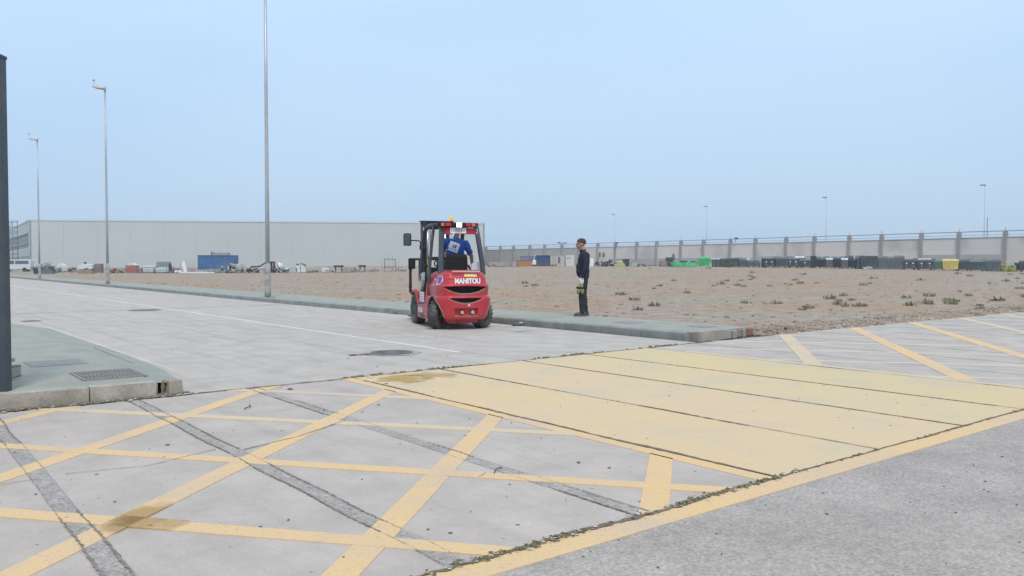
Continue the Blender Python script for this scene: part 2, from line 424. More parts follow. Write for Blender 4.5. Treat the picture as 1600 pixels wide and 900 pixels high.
# cracks and joints
mb = MB()
for b in (.81, 1.98, 3.14, -.37):
    for s in (-.051, .051): crack(mb, [(AN, b+s), (8.4, b+s)], .0055, ZC+.0015, m_crack2, .018, 2.0, .008, .28)
for i, b in enumerate(PB): crack(mb, [(AN, b), (afar(b), b)], (.022, .026, .020, .016, .014)[i], ZC+.0015, m_crack, .04, 1.2, .008, .08 if i < 4 else .3)
crack(mb, [(AN, -8), (AN, 3.3), (AN, 4.4)], .022, ZC+.0015, m_crack, .035, 1.2, .014)
crack(mb, [(AN, 4.4), (AN, 22)], .014, ZC+.0015, m_crack, .05, 1.0, .008)
crack(mb, [(5.65, .95), (5.55, 1.4), (5.75, 1.9)], .006, ZC, m_crack, .05, .8, .004)
crack(mb, [(5.62, 2.05), (5.80, 2.55), (6.15, 3.1)], .009, ZC, m_crack, .05, .8, .004)
crack(mb, [(4.0, 2.9), (4.05, 3.0)], .006, ZC, m_crack)
crack(mb, [(5.6, .2), (5.62, .8)], .006, ZC, m_crack)
part(mb, 'joint', yard, 'dirt-filled joints and cracks')
mb = MB()
crack(mb, [(afar(b), b) for b in (-10, -2, 2, 4)], .03, ZC+.0015, m_crack, .07, 1.0, .02)
crack(mb, [(afar(b), b) for b in (4, 7, 10, 13.2)], .028, ZC+.0015, m_crack, .07, 1.0, .02)
part(mb, 'seam', yard, 'irregular dark seam where the yard meets the road')
# ochre spills
def blob_sheet(mb, a, b, ra, rb, z, m, n=26, rag=.35, rot=0):
    pts = []
    for k in range(n):
        t = 2*pi*k/n; r = 1+rag*noise.noise(Vector((cos(t)*1.7+a, sin(t)*1.7+b, 2)))*2
        x, y = ra*r*cos(t), rb*r*sin(t); pts.append(P(a+x*cos(rot)-y*sin(rot), b+x*sin(rot)+y*cos(rot), z))
    mb.poly(pts, m)
def spill_mat(name, rgb, amt, c, r):
    """stain on the surface, fading out from a centre with a ragged edge"""
    m = bpy.data.materials.new(name); m.use_nodes = True
    n = m.node_tree.nodes; l = m.node_tree.links; p = n['Principled BSDF']; p.inputs['Base Color'].default_value = rgb+(1,); p.inputs['Roughness'].default_value = .85
    t = n.new('ShaderNodeTexCoord'); k = n.new('ShaderNodeVectorMath'); k.operation = 'DISTANCE'; k.inputs[1].default_value = c
    l.new(t.outputs['Object'], k.inputs[0])
    q = n.new('ShaderNodeTexNoise'); q.inputs['Scale'].default_value = 5; q.inputs['Detail'].default_value = 6; l.new(t.outputs['Object'], q.inputs[0])
    a = n.new('ShaderNodeMath'); a.operation = 'MULTIPLY_ADD'; a.inputs[1].default_value = r*2.2; l.new(q.outputs[0], a.inputs[0]); 
    l.new(k.outputs['Value'], a.inputs[2])
    f = n.new('ShaderNodeMapRange'); f.inputs[1].default_value = r*1.55; f.inputs[2].default_value = r*2.1; f.inputs[3].default_value = amt; f.inputs[4].default_value = 0
    l.new(a.outputs[0], f.inputs[0]); l.new(f.outputs[0], p.inputs['Alpha']); return m
def spill(a, b, r, rgb, amt, parent, clipw=None, z=.010):
    c = P(a, b, z); m = spill_mat('spill', rgb, amt, c, r); mb = MB()
    pts = [(a+dx, b+dy) for dx, dy in ((-r*1.3, -r*1.3), (r*1.3, -r*1.3), (r*1.3, r*1.3), (-r*1.3, r*1.3))]
    mb.poly([P(x, y, z) for x, y in pts], m); part(mb, 'stain', parent)
def strip_stain(cl, a0, b0, a1, b1, c, r, rgb, amt):   # stain that soaked only into a painted line
    m = spill_mat('spill', rgb, amt, P(c[0], c[1], .009), r); mb = MB(); strip(mb, a0, b0, a1, b1, .15, .009, m); part(mb, 'stain', yard)
strip_stain(0, 4.05, .60, 4.85, 1.48, (4.42, 1.05), .26, (.46, .30, .11), .5)
strip_stain(0, 4.65, .80, 4.0, 1.34, (4.35, 1.12), .22, (.46, .30, .11), .5)
spill(7.95, 4.75, .36, (.50, .33, .10), .7, yard)
spill(8.0, 5.15, .30, (.52, .36, .14), .55, yard, z=.011)

# ---- road: lines, crack, patches
mb = MB(); strip(mb, 9.9, 6.82, 95, 6.80, .095, ZP, m_white); part(mb, 'lane_line', road)
mb = MB(); strip(mb, 10.4, 2.93, 19.2, 2.91, .05, ZP, m_pale); part(mb, 'edge_line', road)
mb = MB(); strip(mb, 12.5, 10.45, 95, 10.45, .05, ZP, m_white); part(mb, 'edge_line', road)
mb = MB(); crack(mb, [(24.4, -8), (24.6, 3), (24.8, 10.6)], .05, ZC, m_crack, .2, .6, .03); crack(mb, [(12.2, 9.7), (12.25, 10.2)], .03, ZC, m_crack)
part(mb, 'crack', road)
mb = MB()
mcov = thing('manhole_cover', 'sunken oval manhole cover in a dark ragged patch beside the white lane line', 'manhole cover', P(10.42, 6.0, 0))
m_iron = mat('cast_iron', (.17, .165, .16), .7, .3, var=.3, scale=30, fine=.2)
mb = MB(); 
pts = []
for k in range(36):
    t = 2*pi*k/36; r = .40*(1+.22*noise.noise(Vector((cos(t)*2, sin(t)*2, 4)))); pts.append((cos(t)*r*1.05, sin(t)*r, .005))
mb.poly(pts, m_patch); mb.build('collar', mcov)
mb = MB(); mb.lathe([(.30, .006), (.30, .014), (.27, .016), (.265, .012), (.02, .012), (.0, .012001)][:5], m_iron)
for k in range(12):
    t = 2*pi*k/12; mb.box((cos(t)*.17, sin(t)*.17, .014), (.12, .012, .006), m_iron, rot=t)
mb.build('lid', mcov)
blobm = MB(); crack(blobm, [(10.5, 5.35), (10.42, 5.72)], .05, .012, m_crack, .03, 1.3, .04); part(blobm, 'crack', road)
for a, b, lb in ((24.2, 6.08, 'flat round manhole cover on the road, touching the far white line'), (21.2, 2.92, 'small manhole cover at the road edge next to the gate post')):
    r = thing('manhole_cover', lb, 'manhole cover', P(a, b, 0)); mb = MB(); k_ = .5 if a < 22 else 1; mb.lathe([(.36*k_, .002), (.36*k_, .012), (.02, .012)], m_iron); mb.build('lid', r)
    mb = MB(); mb.lathe([(.43*k_, .001), (.43*k_, .008), (.37*k_, .008), (.37*k_, .001)], m_patch); mb.build('collar', r)

# ---- pavements
def edge_ab(pts, z): return [P(a, b, z) for a, b in pts]
def pavement(name, outline, z, label, kerb=None, kw=.14):
    mb = MB(); 
    top = [mb.bm.verts.new(P(a, b, z)) for a, b in outline]; mb.faces([mb.bm.faces.new(top)], m_walk)
    bot = [mb.bm.verts.new(P(a, b, -.05)) for a, b in outline]; n = len(top)
    mb.faces([mb.bm.faces.new((top[k], bot[k], bot[(k+1) % n], top[(k+1) % n])) for k in range(n)], kerb or m_kerb)
    o = mb.build(name, recalc=True); return tag(o, label, kind='structure')
def kb(a): return 10.88-.28*sst((a-9)/18)
rwalk = pavement('right_pavement', [(8.98, 11.0), (9.12, 12.80)]+[(a, 12.80) for a in (30, 60, 150)]+[(a, kb(a)+.10) for a in (150, 60, 27, 22, 18, 14)], .13, 'green grey pavement strip along the dirt field', m_kerb2)
# kerb stones along the right pavement, in metre lengths with tiny joints
mb = MB(); a = 9.05
while a < 150:
    L = 1.0 if a < 60 else 6
    mb.prism([(0, 0), (.14, 0), (.14, .167), (.02, .167), (0, .145)], 0, L-.012, m_kerb2, 'XZ',
             Matrix.Translation(P(a, kb(a), -.03+random.uniform(-.003, .003))) @ Matrix.Rotation(ROT-(kb(a+1)-kb(a)) if L < 2 else ROT, 4, 'Z'))
    a += L
mb.build('kerb', rwalk)
mb = MB(); mb.prism([(0, 0), (.50, 0), (.50, .165), (0, .165)], 0, .12, m_kerb, 'XZ', Matrix.Translation(P(8.88, 11.03, -.02)) @ Matrix.Rotation(ROT+.08, 4, 'Z'))
mb.prism([(0, 0), (.50, 0), (.50, .165), (0, .165)], 0, .12, m_kerb, 'XZ', Matrix.Translation(P(8.93, 11.55, -.025)) @ Matrix.Rotation(ROT+.10, 4, 'Z'))
mb.build('kerb', rwalk)
m_brick = mat('broken_brick', (.24, .125, .10), .9, var=.3, scale=9, fine=.3, fscale=60, dirt=(.30, .26, .22), dirt_amt=1, dscale=5)
brk = MB()
for k in range(6):
    brk.box(P(9.0+.02*k+.05*random.random(), 12.12+.125*k, .045+random.uniform(-.012, .012)), (.125, .16, random.uniform(.12, .15)), m_brick if k % 3 else m_kerb2, bev=.012, rot=ROT+random.uniform(-.3, .3))
brk.build('broken_brick_edge', rwalk)['label'] = 'broken red brick edge at the pavement end'
lw = [(afar(1), -12), (8.52, 1.2), (8.45, 1.9), (8.55, 2.36), (9.5, 2.70), (10.5, 2.82), (13.2, 2.86), (18.5, 2.86), (19.3, 2.6), (20.1, 1.9), (20.5, .8), (20.5, -12)]
lw = [(afar(1), -12), (8.52, 1.2), (8.45, 1.9), (8.50, 2.25), (20.0, 2.25), (20.5, .8), (20.5, -12)]
lwalk = pavement('left_pavement', lw, .125, 'green grey pavement corner beside the gate post')
mb = MB()
for (a0, b0, b1, off) in ((8.50, .62, 1.62, 0), (8.455, 1.63, 2.22, .0), (8.50, -.5, .60, 0)):
    mb.prism([(0, 0), (b1-b0, 0), (b1-b0, .16), (0, .165)], 0, .15, m_kerb, 'XZ', Matrix.Translation(P(a0-.04, b0, -.02)) @ Matrix.Rotation(ROT-(.05 if b0 < 1.6 else -.03), 4, 'Z'))
mb.box(P(8.60, 2.42, .06), (.16, .17, .15), m_kerb, bev=.012, rot=ROT+.2, taper=.85)
mb.build('kerb', lwalk)
mb = MB(); crack(mb, [(8.40, .6), (8.36, 1.6), (8.38, 2.25), (8.5, 2.55)], .045, .012, m_crack, .03, 1.3, .02)
mb.build('joint', yard)
# vertical fissure in kerb + side joint line on pavement
mb = MB(); mb.prism([(0, 0), (.05, 0), (.035, .06), (.05, .1), (.03, .16), (.015, .10), (.02, .05)], 0, .02, m_crack, 'XZ', Matrix.Translation(P(8.43, 2.25, -.01)) @ Matrix.Rotation(ROT, 4, 'Z'))
mb.prism([(0, 0), (.02, 0), (.03, .08), (.01, .16), (0, .1)], 0, .02, m_crack, 'XZ', Matrix.Translation(P(8.435, 1.19, -.01)) @ Matrix.Rotation(ROT, 4, 'Z'))
mb.build('fissure', lwalk)
mb = MB(); crack(mb, [(10.9, 2.60), (13.3, 2.63)], .012, .060, m_crack, .1, .7, .004); mb.build('joint', lwalk)
# drain grating and cover plate
gm = mat('grate_iron', (.27, .255, .24), .8, 0, var=.25, scale=20, fine=.2)
shadem = mat('hollow_shade', (.05, .048, .045), .95)
mb = MB()                                # the side that ramps down flush with the road
ins = [(8.50, 2.25), (9.5, 2.25), (10.5, 2.25), (13.2, 2.25), (18.5, 2.25), (20.0, 2.25)]; outs = [(8.58, 2.42), (9.5, 2.72), (10.5, 2.84), (13.2, 2.88), (18.5, 2.88), (20.1, 2.3)]
vi = [mb.bm.verts.new(P(a, b, .125)) for a, b in ins]; vo = [mb.bm.verts.new(P(a, b, .008 if i else .10)) for i, (a, b) in enumerate(outs)]; vb = [mb.bm.verts.new(P(a, b, -.05)) for a, b in outs]
mb.faces([mb.bm.faces.new((vi[i], vi[i+1], vo[i+1], vo[i])) for i in range(5)], m_walk); mb.faces([mb.bm.faces.new((vo[i], vo[i+1], vb[i+1], vb[i])) for i in range(5)], m_kerb)
mb.build('ramp', lwalk)
g = thing('drain_grate', 'barred iron drain grate set in the left pavement near its kerb', 'drain grate', P(9.42, 2.0, .125), ROT)
mb = MB(); mb.poly([(-.30, -.36, .002), (.30, -.36, .002), (.30, .36, .002), (-.30, .36, .002)], shadem); mb.build('pit_shade', g)  # flat dark sheet, its colour paints the shade below the bars
mb = MB()
for s in (-1, 1): mb.box((s*.29, 0, .007), (.03, .74, .012), gm); mb.box((0, s*.355, .007), (.55, .03, .012), gm)
for k in range(15): mb.box((-.25+.0357*k, 0, .008), (.019, .68, .010), gm)
mb.box((0, 0, .0095), (.55, .02, .011), gm); mb.build('grating', g)
g = thing('access_cover', 'flat dark access cover plate in the left pavement behind the drain grate', 'access cover', P(10.93, 1.75, .125), ROT)
mb = MB(); mb.box((0, 0, .004), (.54, .56, .008), mat('cover_concrete', (.27, .255, .238), .85, var=.2, scale=10, fine=.2), bev=.003); mb.build('plate', g)
mb = MB(); 
for s in (-1, 1): mb.box((s*.283, 0, .003), (.026, .62, .006), gm); mb.box((0, s*.296, .003), (.538, .026, .006), gm)
mb.build('frame', g)
for a, b, w in ((11.3, 11.9, .45), (9.75, 12.2, .4)):
    lb = 'grey cover plate in the right pavement, ' + ('farther one' if a > 11 else 'one closest to the brick end')
    g = thing('access_cover', lb, 'access cover', P(a, b, .13), ROT); mb = MB(); mb.box((0, 0, .004), (w, w, .008), mat('cover_concrete', (.22, .22, .225)), bev=.003); mb.build('plate', g)

# ------------------------------------------------------------------ dirt field
def build_field():
    As = [8.45+.1*i for i in range(26)]; a = As[-1]
    while a < 230: a += max(.3, (a-8)*.035); As.append(a)
    Bs = [12.72]; b = 12.72
    while b < 300: b += max(.14, (b-13)*.022); Bs.append(b)
    mb = MB(); grid = []
    for a in As:
        row = []
        for b in Bs:
            p = P(a, b); z = ground(p.x, p.y)
            e = min(a-8.62-.10*(noise.noise(Vector((b*1.4, 0, 0)))+.6*noise.noise(Vector((b*5, 2, 0)))), (b-12.84)*.8+.02)
            nz = noise.fractal(Vector((p.x*.5, p.y*.5, 0)), .9, 2.1, 6)*.035+noise.noise(Vector((p.x*.13, p.y*.13, 5)))*.06*sst((a-12)/20)
            edge = sst(e/.5)
            if b < 14 and a > 9.5: edge *= .9
            bern = .075*math.exp(-((a-9.25)/.55)**2)*(.5+noise.noise(Vector((b*.9, 4, 4)))) + .03
            z = -.03 + edge*(z+.03+nz+bern)
            if b < 13.0: z = min(z, .115+.02*noise.noise(Vector((a*2, 1, 1))))+ (.0 if a > 9.6 else -.05)
            row.append(mb.bm.verts.new(Vector((p.x, p.y, z))))
        grid.append(row)
    fs = [mb.bm.faces.new((grid[i][j], grid[i][j+1], grid[i+1][j+1], grid[i+1][j])) for i in range(len(As)-1) for j in range(len(Bs)-1)]
    mb.faces(fs, m_dirt, True); return mb
field = build_field().build('dirt_field', recalc=False); tag(field, 'bare reddish brown dirt field with stones and weeds', kind='structure')
fme = field.data
bvh = BVHTree.FromPolygons([v.co.copy() for v in fme.vertices], [tuple(p.vertices) for p in fme.polygons])
def gz(X, Y):
    h = bvh.ray_cast(Vector((X, Y, 20)), Vector((0, 0, -1))); return h[0].z if h[0] else 0
m_verge = ground_mat('verge_soil', (.33, .29, .24), stain=(.30, .30, .24), grain=.12, gscale=10, big=.2)
mb = MB(); sheet(mb, [(150.5, 10.7), (150.5, 80), (400, 80), (400, 10.7)], -.01, m_verge); sheet(mb, [(20.5, -61), (220, -61), (220, -400), (-50, -400), (0, -61)], -.02, m_verge)
tag(mb.build('verge'), 'dry verge beyond the road', kind='structure')

# rubble, weeds, dry grass (uncountable)
m_stone = mat('rubble_stone', (.37, .31, .255), .9, var=.35, scale=1.3, fine=.2, rgb2=(.25, .185, .14))
def inframe(p, marg=40):
    u = p.x/p.y*FPX+800; return -marg < u < 1600+marg
def rubble():
    mb = MB(); n = 0
    def stone(p, r):
        q = bmesh.ops.create_icosphere(mb.bm, subdivisions=1, radius=r)
        sx, sy, sz = random.uniform(.7, 1.4), random.uniform(.7, 1.4), random.uniform(.35, .8); rz = random.random()*6
        for v in q['verts']:
            k = random.uniform(.75, 1.2); x, y = v.co.x*sx*k, v.co.y*sy*k
            v.co = Vector((x*cos(rz)-y*sin(rz)+p[0], x*sin(rz)+y*cos(rz)+p[1], v.co.z*sz*k+p[2]+r*.15))
        mb.faces(set(f for v in q['verts'] for f in v.link_faces), m_stone)
    for _ in range(2600):                # along the field's broken edge
        b = 12.75+random.random()**1.4*16; a = 8.72+abs(random.gauss(0, .55)); 
        p = P(a, b); 
        if b < 12.9 and a > 9.1: continue
        if inframe(p): stone((p.x, p.y, gz(p.x, p.y) if b > 12.9 else .0), random.choice((.012, .016, .02, .03, .045)))
    for _ in range(2600):
        b = 12.9+random.random()**1.6*60; a = 9+random.random()**1.9*50
        p = P(a, b)
        if inframe(p): stone((p.x, p.y, gz(p.x, p.y)), random.choice((.012, .015, .02, .03, .05))*(1+a/90))
    return mb.build('rubble', recalc=False)
tag(rubble(), 'loose stones and rubble scattered over the dirt', kind='stuff')
m_weed = mat('weed_leaves', (.20, .215, .13), .8, var=.4, scale=1.7, rgb2=(.29, .26, .17))
m_dry = mat('dry_grass_blades', (.30, .25, .15), .9, var=.4, scale=6, rgb2=(.20, .19, .10))
def tuft(mb, x, y, z, r, h, m, n):
    for _ in range(n):
        t = random.random()*6.283; q = random.random()**.6*r; cx, cy = x+cos(t)*q, y+sin(t)*q
        d = random.random()*6.283; w = random.uniform(.006, .016)*(1+h*4); hh = h*random.uniform(.3, 1)*(1-.5*q/r); ln = Vector((cos(t), sin(t)))*random.uniform(.1, .8)*hh
        a = Vector((cos(d)*w, sin(d)*w, 0)); b0 = Vector((cx, cy, z-.01)); tp = Vector((cx+ln.x, cy+ln.y, z+hh)); md = (b0+tp)/2+Vector((ln.x*.1, ln.y*.1, hh*.15))
        v = [mb.bm.verts.new(k) for k in (b0-a*.5, b0+a*.5, md+a, tp, md-a)]
        mb.faces([mb.bm.faces.new(v)], m)
def weeds():
    mb = MB()
    for _ in range(210):
        px = random.uniform(640, 1640); py = 423+random.random()**1.3*56
        if random.random() > sst((px-850)/450)*.92+.08: continue
        if noise.noise(Vector((px*.006, py*.04, 0))) < -.05 and random.random() < .7: continue
        Y = FPX*1.15/(py-412)
        if Y > 95: continue
        X = (px-800)/FPX*Y; b = .785*X+.62*Y; a = -.62*X+.785*Y
        if b < 13.1 or a < 9.3: continue
        s = random.uniform(.5, 1.3)
        tuft(mb, X, Y, gz(X, Y), .12*s*(1+Y/60), .15*s*(1+Y/90), m_weed if random.random() < .75 else m_dry, 40)
    return mb.build('weeds', recalc=False)
tag(weeds(), 'low grey green weeds dotted over the dirt field', kind='stuff')
def dry_grass():
    mb = MB()
    def along(pts, n, sp, h, r):
        for _ in range(n):
            i = random.randrange(len(pts)-1); t = random.random(); a = pts[i][0]*(1-t)+pts[i+1][0]*t; b = pts[i][1]*(1-t)+pts[i+1][1]*t
            k = noise.noise(Vector((a*1.1, b*1.1, 7)))
            if k < -.1: continue
            a += random.gauss(0, sp); b += random.gauss(0, sp); p = P(a, b); s = random.uniform(.4, 1)*(1+k)
            tuft(mb, p.x, p.y, .01, r*s, h*s, m_dry if random.random() < .75 else m_weed, 7)
    along([(AN, 0), (AN, 4.6)], 230, .012, .012, .014)
    along([(AN, 4.6), (AN, 10)], 90, .007, .006, .008)
    along([(3.3, 1.92), (AN, 1.95)], 40, .03, .012, .02)
    along([(AN+.15, 3.12), (AN, 3.2)], 40, .03, .015, .02)
    along([(8.37, .6), (8.35, 2.3)], 70, .02, .018, .022)
    along([(8.45, 4.2), (8.72, 13)], 110, .012, .022, .03)
    along([(9.3, 12.86), (16, 12.86)], 90, .06, .05, .06)
    along([(20, 10.8), (21, 10.8)], 12, .03, .06, .05)
    for k in range(5): p = P(18.35+.04*k, 10.72); tuft(mb, p.x, p.y, 0, .07, .10, m_weed, 14)
    return mb.build('dry_grass', recalc=False)
tag(dry_grass(), 'short dry grass sprouting from the pavement joints', kind='stuff')
def grit():
    mb = MB()
    gm1 = mat('grit', (.12, .10, .085), .9, var=.3); gm2 = mat('grit_pale', (.5, .47, .42), .9, var=.2)
    def bit(a, b, r, z=.003, m=gm1):
        p = P(a, b, z); q = bmesh.ops.create_icosphere(mb.bm, subdivisions=1, radius=r); k1, k2 = random.uniform(.6, 1.8), random.uniform(.6, 1.5)
        for v in q['verts']: v.co = Vector((v.co.x*k1+p.x, v.co.y*k2+p.y, abs(v.co.z)*.6+p.z))
        mb.faces(set(f for v in q['verts'] for f in v.link_faces), m)
    for _ in range(150): bit(random.uniform(AN, 8.2), random.uniform(0, 9), random.uniform(.003, .009)*random.choice((1, 1, 1.6)))
    for _ in range(60): bit(random.uniform(9, 22), random.uniform(3, 10.6), random.uniform(.008, .02), .004)
    for _ in range(260): bit(8.34+random.gauss(0, .03), random.uniform(.5, 2.6), random.uniform(.004, .022), .006, random.choice((gm1, gm2, m_stone)))
    for _ in range(60): bit(random.uniform(1.4, 2.7), random.uniform(2, 6), random.uniform(.003, .008), .002)
    for _ in range(240): bit(AN+random.gauss(0, .022), random.uniform(1.6, 4.6), random.uniform(.003, .010), .010, random.choice((gm1, gm2, m_stone)))
    bit(1.72, 3.05, .018, .0); bit(6.6, 3.66, .016, .01); bit(8.02, 3.42, .035, .0); bit(4.3, 6.1, .01)
    # twig
    mb.tube([P(4.0, 3.02, .012), P(4.06, 3.08, .016), P(4.08, 3.14, .012)], .0035, gm1, 5)
    mb.tube([P(7.15, 2.62, .014), P(7.22, 2.70, .018), P(7.34, 2.74, .012)], .005, gm1, 5)
    return mb.build('gravel', recalc=False)
tag(grit(), 'dark grit and crumbs strewn over the concrete', kind='stuff')
p_ = P(8.98, 13.72); rk = MB(); rk.ball((0, 0, .035), .055, mat('black_rock', (.05, .045, .04), .9, var=.3), 2, (1, .8, 1.05), .16, False); o = rk.build('rock'); o.location = (p_.x, p_.y, 0)
tag(o, 'small black rock at the edge of the yard where the first diagonal meets the dirt', 'rock')

# ------------------------------------------------------------------ warehouse
def warehouse():
    m_pan = mat('grey_metal_cladding', (.49, .52, .515), .6, .0, var=.05, scale=.12)
    m_pan2 = mat('pale_cladding', (.51, .535, .525), .6, var=.05, scale=.12)
    m_cap = mat('parapet_cap', (.55, .60, .62), .5)
    m_dark = mat('glazing_and_bay_shade', (.10, .125, .15), .25, var=.3, scale=.6, spec=.5)
    m_fr = mat('window_mullion', (.30, .34, .37), .5)
    m_conc = mat('plinth_concrete', (.36, .37, .37), .85, var=.15, scale=.5)
    L, Rr = Vector((-88.2, 150, 0)), Vector((-5.4, 162, 0)); zt = 9.4
    fd = (Rr-L).normalized(); nrm = Vector((-fd.y, fd.x, 0))       # into the building
    back = Vector((-.55, .79, 0)).normalized()
    w = thing('warehouse', 'long low grey metal clad warehouse behind the dirt field', 'warehouse', L)
    F = (Rr-L).length; side = 62.0
    o2 = back*side
    def quadbox(p, q, th, z0, z1, m, mb, nn):
        a, b = p, q; c, d = q+nn*th, p+nn*th
        mb.prism([(v.x, v.y) for v in (a, b, c, d)], z0, z1, m)
    mb = MB()   # front wall as tall cladding panels with open joints
    n = 14; step = (F-1.9)/n
    for k in range(n):
        quadbox(fd*(step*k+.015), fd*(step*(k+1)-.015), .3, .6, zt-.25, m_pan, mb, nrm)
    for k in range(n-1): quadbox(fd*(step*(k+1)-.02)+nrm*.04, fd*(step*(k+1)+.02)+nrm*.04, .2, .6, zt-.3, m_pan2, mb, nrm)
    mb.build('wall', w)
    mb = MB(); quadbox(fd*(F-1.9), fd*F, .35, .0, zt-.25, m_pan2, mb, nrm)
    quadbox(fd*F, fd*F+nrm*60, .3, 0, zt-.25, m_pan2, mb, -fd); mb.build('wall', w)['label'] = 'paler end wall'
    mb = MB(); quadbox(Vector((0, 0, 0)), fd*(F-1.95), .28, -.3, .6, m_conc, mb, nrm); mb.build('plinth', w)
    mb = MB(); quadbox(-nrm*.08, fd*F-nrm*.08, .5, zt-.25, zt, m_cap, mb, nrm); quadbox(-fd*.08, o2-fd*.08, .5, zt-.25, zt, m_cap, mb, fd); mb.build('parapet', w)
    mb = MB(); e = fd*F
    mb.prism([(v.x, v.y) for v in (fd*.5+nrm*.3, e+nrm*.3-fd*.5, e+nrm*60-fd*.5, o2+fd*.5)], zt-.6, zt-.3, m_pan2); mb.build('roof', w)
    # side wall with window band and open ground floor bays
    sn = fd
    def sbox(s0, s1, z0, z1, m, mb, inset=0, th=.3): quadbox(back*s0+sn*inset, back*s1+sn*inset, th, z0, z1, m, mb, sn)
    mb = MB(); sbox(0, side, 7.0, zt-.25, m_pan, mb); sbox(0, side, 2.75, 4.3, m_pan, mb); sbox(0, 2.2, 4.3, 7.0, m_pan, mb)
    for s in range(0, 60, 6): sbox(s, s+1.6, -.2, 2.75, m_pan2, mb, .01)
    mb.build('wall', w)['label'] = 'long side wall with windows'
    for k in range(7):
        s0 = 2.2+8.2*k; s1 = s0+8.2 if k < 6 else 59
        mb = MB(); sbox(s0, min(s1, 60), 4.3, 7.0, m_dark, mb, .15, .1); win = mb.build('window', w)
        mb = MB()
        for q in range(0, 5): x = s0+(min(s1, 60)-s0)*q/4; sbox(max(2.2, x-.12), x+.12, 4.3, 7.0, m_fr, mb, .05, .1)
        sbox(s0, min(s1, 60), 5.1, 5.3, m_fr, mb, .03, .1); mb.build('frame', win)
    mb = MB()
    for s in range(0, 54, 6): sbox(s+1.6, s+6, -.2, 2.7, m_dark, mb, .5, .1)  # dark panels stand in for the shade inside the open bays
    mb.build('door', w)['label'] = 'dark panels painted as the shade inside open loading bays'
    sc = thing('scaffold', 'thin grey scaffold tower standing against the left end of the warehouse', 'scaffold', at(16.8, 151, 0)+Vector((-1.2, 0, 0)))
    ms = mat('scaffold_tube', (.22, .24, .26), .5, .5); mb = MB()
    for x in (0, 1.6):
        for y in (0, 1.6): mb.tube([(x, y, 0), (x, y, 9.3)], .07, ms, 6)
    mb.build('upright', sc); mb = MB()
    for z in range(1, 10):
        for y in (0, 1.6): mb.tube([(0, y, z), (1.6, y, z)], .05, ms, 6)
        for x in (0, 1.6): mb.tube([(x, 0, z+.2), (x, 1.6, z+.2)], .05, ms, 6)
    for z in (1, 5): mb.tube([(0, 0, z), (1.6, 0, z+4)], .05, ms, 6)
    mb.build('brace', sc)
warehouse()

